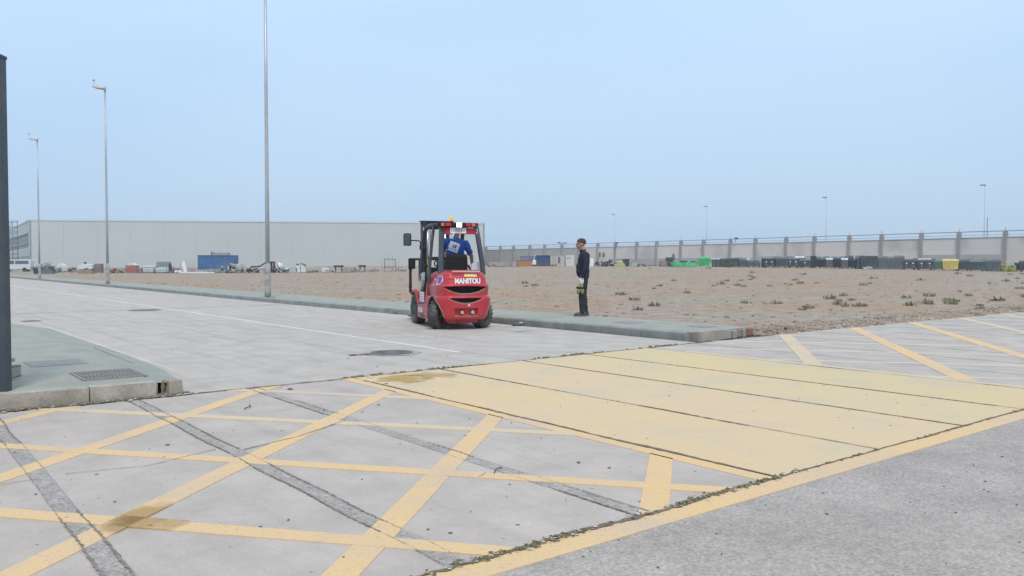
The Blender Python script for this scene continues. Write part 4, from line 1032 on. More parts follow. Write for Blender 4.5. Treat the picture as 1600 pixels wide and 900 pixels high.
    # --- mast and carriage
    for s in (-1, 1):
        mb = MB(); x = s*.29
        mb.box((x, 2.02, 1.16), (.05, .17, 2.14), BLK, bev=.006); mb.box((x-s*.055, 1.945, 1.16), (.08, .03, 2.14), BLK, bev=.004); mb.box((x-s*.055, 2.09, 1.16), (.08, .03, 2.14), BLK, bev=.004); mb.build('outer_mast', f)
        mb = MB(); mb.box((s*.215, 2.02, 1.20), (.045, .12, 2.10), BLK2, bev=.005); mb.build('inner_mast', f)
        mb = MB(); mb.lathe([(.036, .12), (.036, 1.2), (.03, 1.21)], BLK, c=(s*.20, 1.90, 0), seg=12); mb.lathe([(.021, 1.2), (.021, 2.1)], CHR, c=(s*.20, 1.90, 0), seg=12); mb.build('lift_cylinder', f)
        mb = MB(); mb.tube([(s*.38, 1.15, .52), (s*.36, 1.92, .90)], .035, BLK2, 10); mb.build('tilt_cylinder', f)
        mb = MB(); mb.tube([(s*.12, 1.97, .3), (s*.12, 1.97, 2.15)], .014, mat('chain_steel', (.16, .15, .14), .5, .6), 6); mb.build('lift_chain', f)
        mb = MB(); x = s*.30; mb.box((x, 2.235, .40), (.12, .045, .62), BLK2, bev=.006); mb.prism([(2.21, .06), (3.30, .06), (3.30, .072), (2.26, .105), (2.21, .105)], x-.06, x+.06, BLK2, 'YZ'); mb.build('fork', f)
    for z, h in ((.16, .10), (.78, .07), (1.42, .07), (2.20, .08)): mb = MB(); mb.box((0, 1.93 if z < 2 else 2.0, z), (.66, .04, h), BLK, bev=.006); mb.build('mast_crossbar', f)
    mb = MB(); mb.box((0, 2.02, 2.245), (.70, .20, .02), GREYF, bev=.004); mb.build('mast_cap', f)
    mb = MB()
    for z in (.34, .66): mb.box((0, 2.18, z), (1.06, .035, .10), BLK, bev=.008)
    mb.box((0, 2.15, .50), (.36, .05, .4), BLK2); mb.build('carriage', f)
    mb = MB(); mb.box((0, 2.18, 1.40), (1.10, .035, .05), BLK, bev=.006)
    for x in (-.53, -.32, -.1, .1, .32, .53): mb.box((x, 2.18, 1.03), (.045 if abs(x) < .5 else .06, .03, .76), BLK, bev=.005)
    mb.box((-.50, 2.16, 1.30), (.16, .05, .24), BLK2, bev=.02); mb.build('load_backrest', f)
    mb = MB(); mb.tube([(-.30, 1.88, 2.1), (-.33, 1.75, 1.9), (-.34, 1.72, 1.5), (-.33, 1.75, .9)], .012, mat('hose_pale', (.35, .34, .33), .6), 6); mb.build('hose', f)
    mb = MB(); mb.box((0, 1.52, .70), (.74, .35, .44), BLK2, bev=.03); mb.build('cowl', f)
    # front work lamps on left pillar
    mb = MB(); mb.ball((-.44, 1.22, 1.60), .06, BLK2, 2, (.8, 1.2, 1)); mb.tube([(-.43, 1.30, 1.72), (-.44, 1.22, 1.60), (-.42, 1.2, 1.35), (-.40, 1.2, 1.22)], .014, BLK2, 6); mb.ball((-.41, 1.2, 1.25), .045, BLK2, 2); mb.build('side_lamp', f)
    # --- mirror
    mb = MB(); mb.tube([(-.455, 1.45, 1.66), (-.47, 1.45, 1.76), (-.50, 1.46, 1.795), (-.66, 1.50, 1.80)], .013, BLK2, 8); mb.box((-.46, 1.45, 1.65), (.05, .05, .11), BLK2, bev=.01); mb.build('mirror_arm', f)
    mb = MB(); mb.box((-.74, 1.51, 1.82), (.17, .05, .27), BLK2, bev=.03, rot=R(-14)); mi = mb.build('mirror', f)
    mb = MB(); mb.box((-.7465, 1.484, 1.82), (.135, .006, .23), mat('mirror_glass', (.10, .09, .10), .12, .6, spec=.8), bev=.002, rot=R(-14)); mb.build('glass', mi)
    # --- wheels
    def wheel(x, y, r, w, steer, hub_out):
        M = Matrix.Rotation(steer, 4, 'Z'); 
        root = bpy.data.objects.new('wheel', None); C.objects.link(root); root.parent = f; root.location = (x, y, r); root.rotation_euler = (0, 0, steer)
        mb = MB(); h = w/2
        mb.lathe([(r*.58, -h*.80), (r*.72, -h*.98), (r*.90, -h*.95), (r*.985, -h*.72), (r, -h*.3), (r, h*.3), (r*.985, h*.72), (r*.90, h*.95), (r*.72, h*.98), (r*.58, h*.80)], RUB, axis='X', seg=40)
        for k in range(22):
            t = 2*pi*k/22
            for s in (-1, 1):
                tt = t+(pi/22 if s > 0 else 0); c = Vector((s*h*.52, -sin(tt)*(r-.002), cos(tt)*(r-.002)))
                mb.box(c, (h*.80, r*.12, .020), RUB, rot=Matrix.Rotation(tt, 4, 'X') @ Matrix.Rotation(s*.35, 4, 'Z'))
        mb.build('tyre', root)
        mb = MB(); RIM = mat('rim_paint', (.10, .085, .08), .6, .2, var=.3, dirt=(.20, .16, .13), dirt_amt=.8)
        for s in (-1, 1):
            mb.lathe([(r*.58, s*h*.80), (r*.53, s*h*.82), (r*.50, s*h*.55), (r*.30, s*h*.45), (r*.26, s*h*.85), (.01, s*h*.88)], RIM, axis='X', seg=28)
            for k in range(6): t = 2*pi*k/6; mb.lathe([(.014, s*h*.40), (.014, s*h*.60)], CHR if False else RIM, c=(0, cos(t)*r*.40, sin(t)*r*.40), axis='X', seg=8)
        mb.build('rim', root)
    wheel(-.47, 1.62, .335, .23, 0, -1); wheel(.47, 1.62, .335, .23, 0, 1)
    wheel(-.44, 0, .285, .20, R(-46), -1); wheel(.46, 0, .285, .20, R(-50), 1)
    return f
def cw_z_low(x, z):
    """true under an opening: the dusty lower lips"""
    ax = abs(x); return (z < .715+.12*(ax/.44)**2.2+.004 and z > .66 and ax < .46) or (z < .525+.09*(ax/.34)**1.8+.004 and .47 < z < .64 and ax < .36) or (z < .28 and ax < .25)
fk = forklift()

# ------------------------------------------------------------------ people
SKIN = mat('skin', (.40, .22, .145), .55, var=.08, scale=12)
SKIN2 = mat('skin_face_features', (.20, .10, .07), .6, var=.1, scale=12)  # darker skin tone for eyes, brows and mouth
NAVY = mat('navy_work_jacket', (.022, .026, .040), .9, var=.25, scale=8, fine=.1, bump=.3, bscale=25)
TROU = mat('dark_work_trousers', (.030, .030, .038), .9, var=.25, scale=8, bump=.3, bscale=25)
BLUE = mat('blue_t_shirt', (.018, .075, .33), .85, var=.15, scale=6, bump=.25, bscale=20)
SHOE = mat('work_shoe', (.10, .095, .09), .85, var=.25, scale=20)
GLOV = mat('white_glove', (.72, .73, .76), .85, var=.08, scale=20)
HAIR = mat('short_grey_hair', (.045, .038, .032), .9, var=.35, scale=50, rgb2=(.085, .075, .065), dscale=16)
HAIRD = mat('dark_hair', (.025, .02, .018), .9, var=.3, scale=40)
def cap_(mb, p0, p1, r0, r1, m, sq=None):
    p0, p1 = Vector(p0), Vector(p1); n = max(2, int((p1-p0).length/(min(r0, r1)*.45)))
    for i in range(n+1):
        t = i/n; mb.ball(p0.lerp(p1, t), r0+(r1-r0)*t, m, 2, sq or (1, 1, 1))
def ell(mb, c, r, m, rot=None, sub=3):
    q = bmesh.ops.create_icosphere(mb.bm, subdivisions=sub, radius=1)
    for v in q['verts']:
        w = Vector((v.co.x*r[0], v.co.y*r[1], v.co.z*r[2])); v.co = (rot @ w if rot else w)+Vector(c)
def skinwrap(mb, name, mats, vox, parent=None, smooth=3, wrinkle=0, paint=None):
    """many overlapping volumes fused into one continuous surface"""
    o = mb.build(name); r = o.modifiers.new('r', 'REMESH'); r.mode = 'VOXEL'; r.voxel_size = vox; r.use_smooth_shade = True
    s = o.modifiers.new('s', 'SMOOTH'); s.factor = .6; s.iterations = smooth
    bpy.context.view_layer.update(); me = evaluated(o); old = o.data; o.modifiers.clear(); o.data = me; bpy.data.meshes.remove(old)
    me.materials.clear()
    for m in mats: me.materials.append(m)
    if wrinkle:
        ns_ = [v.normal.copy() for v in me.vertices]
        for v, n in zip(me.vertices, ns_): v.co += n*wrinkle*(noise.noise(Vector((v.co.x*9, v.co.y*9, v.co.z*22)))+.5*noise.noise(Vector((v.co.x*25, v.co.y*25, v.co.z*40))))
    for p in me.polygons: p.use_smooth = True; p.material_index = paint(p.center) if paint else 0
    if parent: o.parent = parent
    return o
def head_parts(mb, c, tilt, s=1.0):
    """head facing +Y; c is the skull centre"""
    c = Vector(c); M = Matrix.Rotation(tilt, 3, 'X')
    g = lambda p: c+M @ (Vector(p)*s)
    ell(mb, g((0, -.012, .022)), (.076*s, .096*s, .092*s), SKIN, M)      # skull
    ell(mb, g((0, .022, -.035)), (.062*s, .070*s, .082*s), SKIN, M)      # face
    ell(mb, g((0, .058, -.090)), (.032*s, .028*s, .026*s), SKIN, M, 2)   # chin
    ell(mb, g((0, .040, -.075)), (.050*s, .042*s, .032*s), SKIN, M, 2)   # jaw
    ell(mb, g((0, .098, -.020)), (.012*s, .020*s, .024*s), SKIN, M, 2)   # nose
    ell(mb, g((0, .108, -.032)), (.016*s, .013*s, .011*s), SKIN, M, 2)
    ell(mb, g((0, .080, .018)), (.052*s, .016*s, .014*s), SKIN, M, 2)    # brow
    ell(mb, g((0, .086, -.062)), (.024*s, .012*s, .011*s), SKIN, M, 2)   # lips
    for x in (-1, 1): ell(mb, g((x*.078, -.008, -.018)), (.010*s, .020*s, .032*s), SKIN, M, 2); ell(mb, g((x*.030, .074, -.028)), (.022*s, .014*s, .018*s), SKIN, M, 2)
    return g, M
def face_paint(g, M, c):
    Mi = M.transposed()
    def f(p):
        q = Mi @ (p-Vector(c))
        if abs(abs(q.x)-.030) < .013 and abs(q.z+.003) < .007 and q.y > .05: return 1
        if abs(abs(q.x)-.032) < .020 and abs(q.z-.022) < .005 and q.y > .06: return 1
        if abs(q.x) < .024 and abs(q.z+.064) < .004 and q.y > .06: return 1
        return 0
    return f
def hand(mb, w, d, side, m, curl=.5, s=1.0, thumb=1):
    """palm and five fingers from wrist w along direction d; side = across the palm"""
    w, d, sd = Vector(w), Vector(d).normalized(), Vector(side).normalized(); nrm = d.cross(sd).normalized()
    for k in range(4):
        o = sd*(.030-.020*k)*s; L = (.082, .090, .084, .066)[k]*s
        cap_(mb, w+o*.6, w+d*.085*s+o, .014*s, .011*s, m)
        p0 = w+d*.085*s+o; p1 = p0+(d*cos(curl*.5)+nrm*sin(curl*.5))*L*.42; p2 = p1+(d*cos(curl*1.4)+nrm*sin(curl*1.4))*L*.34; p3 = p2+(d*cos(curl*2.2)+nrm*sin(curl*2.2))*L*.24
        cap_(mb, p0, p1, .0105*s, .010*s, m); cap_(mb, p1, p2, .0098*s, .0092*s, m); cap_(mb, p2, p3, .009*s, .0078*s, m)
    t0 = w+d*.02*s+sd*.028*s; t1 = t0+(d*.7+sd*.6*thumb+nrm*.35)*.042*s; t2 = t1+(d*.85+sd*.2*thumb+nrm*.45)*.030*s
    cap_(mb, t0, t1, .014*s, .011*s, m); cap_(mb, t1, t2, .0105*s, .0085*s, m)

def standing_man():
    c = (0, .065, 1.635); tilt = R(-13)
    mb = MB(); g, M = head_parts(mb, c, tilt, 1.02)
    cap_(mb, (0, -.005, 1.42), (0, .045, 1.58), .062, .056, SKIN)
    ell(mb, (0, 0, 1.22), (.155, .098, .26), SKIN); ell(mb, (0, .0, .95), (.145, .098, .15), SKIN)
    for s in (-1, 1):
        f0 = .04 if s < 0 else -.02          # left foot a little ahead
        sh, el, wr = (s*.185, -.01, 1.405), (s*.225, -.035, 1.12), (s*.205, .03, .875)
        cap_(mb, (s*.10, 0, 1.42), sh, .058, .055, SKIN); cap_(mb, sh, el, .050, .040, SKIN); cap_(mb, el, wr, .040, .026, SKIN)
        hand(mb, wr, (-.03*s, .12, -1), (0, 1, .1), SKIN, .75 if s < 0 else .5)
        cap_(mb, (s*.085, 0, .93), (s*.098, .015+f0*.5, .50), .080, .054, SKIN); cap_(mb, (s*.098, .015+f0*.5, .50), (s*.10, f0-.02, .09), .052, .034, SKIN)
        cap_(mb, (s*.10, f0-.03, .05), (s*.11, f0+.13, .035), .036, .028, SKIN)
    p = skinwrap(mb, 'person', [SKIN, SKIN2], .0095, smooth=2, paint=face_paint(g, M, c))
    # hair
    mb = MB(); ell(mb, g((0, -.022, .036)), (.083, .101, .090), HAIR, M); 
    h = skinwrap(mb, 'hair', [HAIR], .009, p, 1, .004); Mi = M.transposed()
    bm = bmesh.new(); bm.from_mesh(h.data)
    kill = [f for f in bm.faces if (lambda q: (q.z < .055 and q.y > .035) or (q.z < .015 and q.y > -.02) or q.z < -.055 or (q.y > .058 and q.z < .062))(Mi @ (f.calc_center_median()-Vector(c)))]
    bmesh.ops.delete(bm, geom=kill, context='FACES'); bm.to_mesh(h.data); bm.free()
    # jacket
    mb = MB(); ell(mb, (0, .0, 1.24), (.178, .125, .25), NAVY); ell(mb, (0, .02, 1.02), (.170, .140, .19), NAVY); ell(mb, (0, -.02, 1.36), (.155, .105, .11), NAVY); ell(mb, (0, .03, 1.12), (.16, .135, .14), NAVY)
    cap_(mb, (0, .0, 1.42), (0, .025, 1.478), .078, .066, NAVY)
    for s in (-1, 1):
        cap_(mb, (s*.10, -.005, 1.415), (s*.185, -.01, 1.40), .068, .068, NAVY); cap_(mb, (s*.185, -.01, 1.40), (s*.232, -.035, 1.12), .066, .054, NAVY); cap_(mb, (s*.232, -.035, 1.12), (s*.21, .025, .895), .054, .043, NAVY)
    j = skinwrap(mb, 'jacket', [NAVY], .012, p, 2, .010)
    bm = bmesh.new(); bm.from_mesh(j.data); bmesh.ops.bisect_plane(bm, geom=bm.verts[:]+bm.edges[:]+bm.faces[:], plane_co=(0, 0, .855), plane_no=(0, 0, 1), clear_inner=True); bm.to_mesh(j.data); bm.free()
    mb = MB(); mb.tube([(.055*cos(t)*1.15, .022+.062*sin(t), 1.487+.012*sin(t)*-1) for t in [2*pi*k/20+.9 for k in range(19)]], .013, NAVY, 8); mb.build('collar', j)
    # trousers
    mb = MB(); ell(mb, (0, .0, .93), (.155, .115, .13), TROU)
    for s in (-1, 1):
        f0 = .04 if s < 0 else -.02
        cap_(mb, (s*.085, 0, .90), (s*.10, .02+f0*.5, .50), .096, .074, TROU); cap_(mb, (s*.10, .02+f0*.5, .50), (s*.102, f0-.015, .085), .073, .062, TROU)
    t = skinwrap(mb, 'trousers', [TROU], .012, p, 2, .012)
    bm = bmesh.new(); bm.from_mesh(t.data); bmesh.ops.bisect_plane(bm, geom=bm.verts[:]+bm.edges[:]+bm.faces[:], plane_co=(0, 0, .062), plane_no=(0, 0, 1), clear_inner=True); bm.to_mesh(t.data); bm.free()
    for s in (-1, 1):
        f0 = .04 if s < 0 else -.02; mb = MB()
        ell(mb, (s*.104, f0+.03, .052), (.046, .130, .045), SHOE); ell(mb, (s*.106, f0+.085, .045), (.050, .078, .038), SHOE); cap_(mb, (s*.102, f0-.045, .06), (s*.102, f0-.025, .12), .048, .048, SHOE)
        sh = skinwrap(mb, 'shoe', [SHOE], .009, p, 1)
        for v in sh.data.vertices: v.co.z = max(v.co.z, .004)
        mb = MB(); mb.prism([(s*.105+.052*cos(a)*(1 if sin(a) > 0 else .9), f0+.032+.132*sin(a)) for a in [2*pi*k/24 for k in range(24)]], 0, .022, mat('shoe_sole', (.16, .155, .15), .9)); mb.build('sole', sh)
    # white glove on the left hand, which holds the yellow ones
    for s in (-1, 1):
        mb = MB(); wr = (s*.205, .03, .875); d = (-.03*s, .12, -1)
        hand(mb, Vector(wr)+Vector((0, .003, -.005)), d, (0, 1, .1), GLOV, .75 if s < 0 else .5, 1.16); cap_(mb, wr, Vector(wr)+Vector((0, -.005, .045)), .036, .040, GLOV)
        skinwrap(mb, 'glove', [GLOV], .0085, p, 1)
    p.location = (1.60, 18.25, .13); p.rotation_euler = (0, 0, R(84)); p.scale = (1, 1.06, .985)
    tag(p, 'man in dark navy work clothes standing on the pavement facing the forklift', 'person')
    return p
man = standing_man()
def held_gloves():
    my, mk = mat('glove_yellow', (.29, .28, .10), .8, var=.15, scale=20), mat('glove_black', (.03, .03, .03), .85)
    t = thing('work_gloves', 'pair of yellow and black work gloves hanging from the standing man\'s left hand', 'gloves', (0, 0, 0))
    W = Matrix.Translation((1.60, 18.25, .13)) @ Matrix.Rotation(R(84), 4, 'Z')
    for i, (ox, oy, a) in enumerate(((-.208, .085, .20), (-.226, .045, -.12))):
        mb = MB(); top = Vector((ox*-1 if False else ox, oy, .705)); d = Vector((0, a, -1)); hand(mb, top+d*.02, d, (0, 1, .2), my, .35, 1.12); cap_(mb, top, top+d*.05, .036, .036, my, (.5, 1, 1))
        def paint(p): return 1 if (-.02 < (p-top).z+.075 < .03) else 0
        o = skinwrap(mb, 'glove', [my, mk], .011, t, 1, paint=paint); o.data.transform(W)
held_gloves()

def driver():
    c = (0, .10, .80)             # local origin at the hips on the seat, facing +Y
    mb = MB(); g, M = head_parts(mb, c, R(-16), 1.0)
    cap_(mb, (0, .03, .58), (0, .08, .74), .062, .056, SKIN); ell(mb, (0, -.01, .30), (.16, .105, .27), SKIN); ell(mb, (0, -.02, .08), (.16, .115, .12), SKIN)
    sh = {1: (.20, .03, .53), -1: (-.20, .05, .53)}; el = {1: (.335, -.015, .28), -1: (-.26, .26, .34)}; wr = {1: (.385, -.02, .035), -1: (-.12, .46, .36)}
    for s in (1, -1):
        cap_(mb, (s*.1, .02, .55), sh[s], .06, .058, SKIN); cap_(mb, sh[s], el[s], .054, .043, SKIN); cap_(mb, el[s], wr[s], .043, .028, SKIN)
    hand(mb, wr[1], (.1, .1, -1), (0, 1, .1), SKIN, .6); hand(mb, wr[-1], (.35, .9, -.1), (.9, -.35, 0), SKIN, .9)
    for s in (1, -1):
        cap_(mb, (s*.09, .02, .04), (s*.13, .44, .03), .082, .060, SKIN); cap_(mb, (s*.13, .44, .03), (s*.13, .60, -.42), .055, .038, SKIN); cap_(mb, (s*.13, .57, -.47), (s*.13, .72, -.49), .036, .028, SKIN)
    p = skinwrap(mb, 'person', [mat('tanned_skin', (.27, .13, .085), .55, var=.08, scale=12), SKIN2], .010, smooth=2, paint=face_paint(g, M, c))
    mb = MB(); ell(mb, g((0, -.018, .034)), (.083, .100, .088), HAIRD, M); ell(mb, g((0, -.05, -.01)), (.07, .06, .07), HAIRD, M); h = skinwrap(mb, 'hair', [HAIRD], .009, p, 1, .003); Mi = M.transposed()
    bm = bmesh.new(); bm.from_mesh(h.data); bmesh.ops.delete(bm, geom=[f for f in bm.faces if (lambda q: (q.z < .03 and q.y > .03) or (q.z < .0 and q.y > .0) or q.z < -.07)(Mi @ (f.calc_center_median()-Vector(c)))], context='FACES'); bm.to_mesh(h.data); bm.free()
    mb = MB(); ell(mb, (0, -.005, .33), (.185, .135, .25), BLUE); ell(mb, (0, -.01, .12), (.185, .145, .15), BLUE); ell(mb, (0, .01, .47), (.19, .115, .13), BLUE); cap_(mb, (0, .03, .56), (0, .04, .61), .085, .07, BLUE)
    for s in (1, -1):
        e = Vector(sh[s]).lerp(Vector(el[s]), .72); cap_(mb, (s*.1, .02, .54), sh[s], .075, .075, BLUE); cap_(mb, sh[s], e, .074, .066, BLUE)
    t = skinwrap(mb, 'shirt', [BLUE], .012, p, 2, .012)
    mb = MB(); ell(mb, (0, 0, .04), (.175, .14, .11), TROU)
    for s in (1, -1): cap_(mb, (s*.09, .02, .03), (s*.13, .44, .02), .096, .076, TROU); cap_(mb, (s*.13, .44, .02), (s*.13, .60, -.44), .072, .058, TROU)
    skinwrap(mb, 'trousers', [TROU], .012, p, 2, .01)
    for s in (1, -1):
        mb = MB(); ell(mb, (s*.13, .66, -.485), (.05, .15, .045), SHOE); cap_(mb, (s*.13, .57, -.47), (s*.13, .57, -.40), .05, .05, SHOE); skinwrap(mb, 'shoe', [SHOE], .01, p, 1)
    # printed square on the back, wrapped to the cloth
    b = BVHTree.FromPolygons([v.co.copy() for v in t.data.vertices], [tuple(q.vertices) for q in t.data.polygons])
    def onback(x, z, off=.004):
        h = b.ray_cast(Vector((x, -1, z)), Vector((0, 1, 0))); y = h[0].y if h[0] else -.13; return Vector((x, y-off, z))
    def patch(nm, par, pts_uv, cx, cz, ang, m, off):
        mb = MB(); N = 10; (u0, v0, u1, v1) = pts_uv; vs = []
        for j in range(N+1):
            row = []
            for i in range(N+1):
                u, v = u0+(u1-u0)*i/N, v0+(v1-v0)*j/N; row.append(mb.bm.verts.new(onback(cx+u*cos(ang)-v*sin(ang), cz+u*sin(ang)+v*cos(ang), off)))
            vs.append(row)
        mb.faces([mb.bm.faces.new((vs[j][i], vs[j][i+1], vs[j+1][i+1], vs[j+1][i])) for j in range(N) for i in range(N)], m, True)
        return mb.build(nm, par, recalc=False)
    ang = R(-17); cx, cz = -.055, .43; wp = mat('shirt_print_white', (.66, .70, .80), .8); pn = mat('shirt_print_navy', (.04, .06, .14), .8)
    pr = patch('shirt_print', t, (-.105, -.10, .105, .10), cx, cz, ang, wp, .006)
    mb = MB(); N = 18
    def L(u, v): return onback(cx+u*cos(ang)-v*sin(ang), cz+u*sin(ang)+v*cos(ang), .010)
    for k in range(N):
        a0, a1 = 2*pi*k/N, 2*pi*(k+1)/N; r0, r1 = .018, .034
        mb.faces([mb.bm.faces.new([mb.bm.verts.new(L(.0+r*cos(a), .015+r*sin(a))) for r, a in ((r0, a0), (r1, a0), (r1, a1), (r0, a1))])], pn)
    mb.faces([mb.bm.faces.new([mb.bm.verts.new(L(u, v)) for u, v in ((.022, -.02), (.040, -.02), (.046, .062), (.026, .050))])], pn)
    mb.build('logo', pr, recalc=False)
    mb = MB()
    for u0, u1 in ((-.07, -.03), (-.022, .02), (.028, .07)): mb.faces([mb.bm.faces.new([mb.bm.verts.new(L(u, v)) for u, v in ((u0, -.058), (u1, -.058), (u1, -.048), (u0, -.048))])], pn)
    mb.build('lettering_band', pr, recalc=False)
    W = Matrix.Translation((-1.05, 16.48, 0)) @ Matrix.Rotation(R(19.5), 4, 'Z')
    v = W @ Vector((.02, .50, 1.21)); p.location = v; p.rotation_euler = (0, R(5), R(19.5-8))
    tag(p, 'driver in a blue t-shirt with a white print on the back, on the forklift', 'person')
    return p
driver()

# ------------------------------------------------------------------ waste containers along the wall
def cm(n, rgb): return mat(n, rgb, .6, var=.16, scale=1.8, dirt=tuple(min(1, c*1.5+.05) for c in rgb), dirt_amt=.6, dscale=1.4)
BC = dict(dark=cm('bin_dark_grey', (.060, .070, .080)), slate=cm('bin_slate_green', (.062, .092, .098)), grey=cm('bin_grey', (.125, .135, .14)), black=cm('bin_black', (.028, .032, .036)),
          mid=cm('bin_mid_grey', (.10, .115, .12)), green=cm('bin_bright_green', (.07, .40, .16)), yellow=cm('bin_yellow', (.55, .46, .14)), lime=cm('bin_lime', (.26, .27, .07)),
          pale=cm('bin_pale_lid', (.50, .53, .56)), faded=cm('bin_faded_green', (.10, .155, .14)))
m_wheel = mat('bin_wheel', (.04, .04, .04), .8)
WHD = mat('reflector_white', (.75, .75, .74), .6)
def bin_container(w, h, d, c, lid, dots=0, style='four', rail=True):
    """body (tapered to the foot), lid, wheels, bars"""
    t = bpy.data.objects.new('waste_container', None); C.objects.link(t)
    m, ml = BC[c], BC[lid]
    if style == 'two':
        mb = MB(); mb.box((0, 0, h*.48), (w, d, h*.86), m, taper=1.22, bev=.02)
        mb.build('body', t); mb = MB(); mb.prism([(-d*.62, h*.90), (d*.64, h*.94), (d*.60, h*.99), (-d*.55, h*.96)], -w*.62, w*.62, ml, 'YZ'); mb.build('lid', t)
        mb = MB()
        for s in (-1, 1): mb.lathe([(.1, -.03), (.1, .03)], m_wheel, c=(s*w*.45, d*.5, .1), axis='X', seg=12)
        mb.build('wheels', t); mb = MB(); mb.tube([(-w*.4, d*.72, h*.95), (w*.4, d*.72, h*.95)], .02, m, 6); mb.build('handle', t)
    elif style == 'igloo':
        mb = MB(); mb.lathe([(w*.40, .02), (w*.49, h*.2), (w*.5, h*.5), (w*.44, h*.78), (w*.28, h*.95), (w*.05, h)], m, seg=20); mb.build('body', t)
        mb = MB(); mb.box((0, -w*.40, h*.72), (w*.28, .14, .16), BC['black'], bev=.03); mb.build('opening', t)
        mb = MB(); mb.tube([(0, 0, h-.02), (0, 0, h+.12)], .03, m_wheel, 6); mb.build('lifting_eye', t)
    else:
        z0 = .16 if style == 'four' else .04; hb = h*.80
        mb = MB(); mb.box((0, 0, z0+(hb-z0)/2), (w*.86, d*.80, hb-z0), m, taper=(1.14, 1.2), bev=.03)
        for k in range(3): mb.box((-w*.27+w*.27*k, -d*.455, z0+(hb-z0)*.5), (.045, .05, (hb-z0)*.72), m, bev=.012, rot=Matrix.Rotation(R(7), 4, 'X'))
        mb.box((0, 0, hb), (w*1.02, d*.99, .06), m, bev=.015); mb.build('body', t)
        lid_p = [(-d*.50, hb+.03), (-d*.47, hb+.10), (-d*.22, h*.96), (d*.15, h), (d*.44, hb+.14), (d*.50, hb+.03)]
        if style == 'domed': lid_p = [(-d*.50, hb+.03)]+[(-d*.5*cos(pi*k/8), hb+.04+(h-hb-.04)*sin(pi*k/8)) for k in range(1, 8)]+[(d*.5, hb+.03)]
        mb = MB(); mb.prism(lid_p, -w*.49, w*.49, ml, 'YZ'); mb.build('lid', t)
        if rail:
            for s in (-1, 1):
                mb = MB(); mb.tube([(s*w*.50, -d*.2, hb*.92), (s*w*.56, -d*.2, hb*.92), (s*w*.56, d*.2, hb*.92), (s*w*.50, d*.2, hb*.92)], .022, m_wheel, 6); mb.build('handle', t)
        if style == 'four':
            for sx in (-1, 1):
                for sy in (-1, 1):
                    mb = MB(); mb.lathe([(.09, -.025), (.09, .025)], m_wheel, c=(sx*w*.36, sy*d*.32, .09), axis='X', seg=12); mb.box((sx*w*.36, sy*d*.32, .15), (.07, .09, .04), m_wheel); mb.build('wheel', t)
    for k in range(dots):
        mb = MB(); x = (k-(dots-1)/2)*w*.46; mb.lathe([(.085, -.01), (.085, .01)], WHD, c=(x, -d*(.5 if style != 'two' else .58), h*.62), axis='Y', seg=14); mb.box((x, -d*.475, h*.36), (.035, .02, h*.14), BC['pale']); mb.build('reflector', t)
    return t
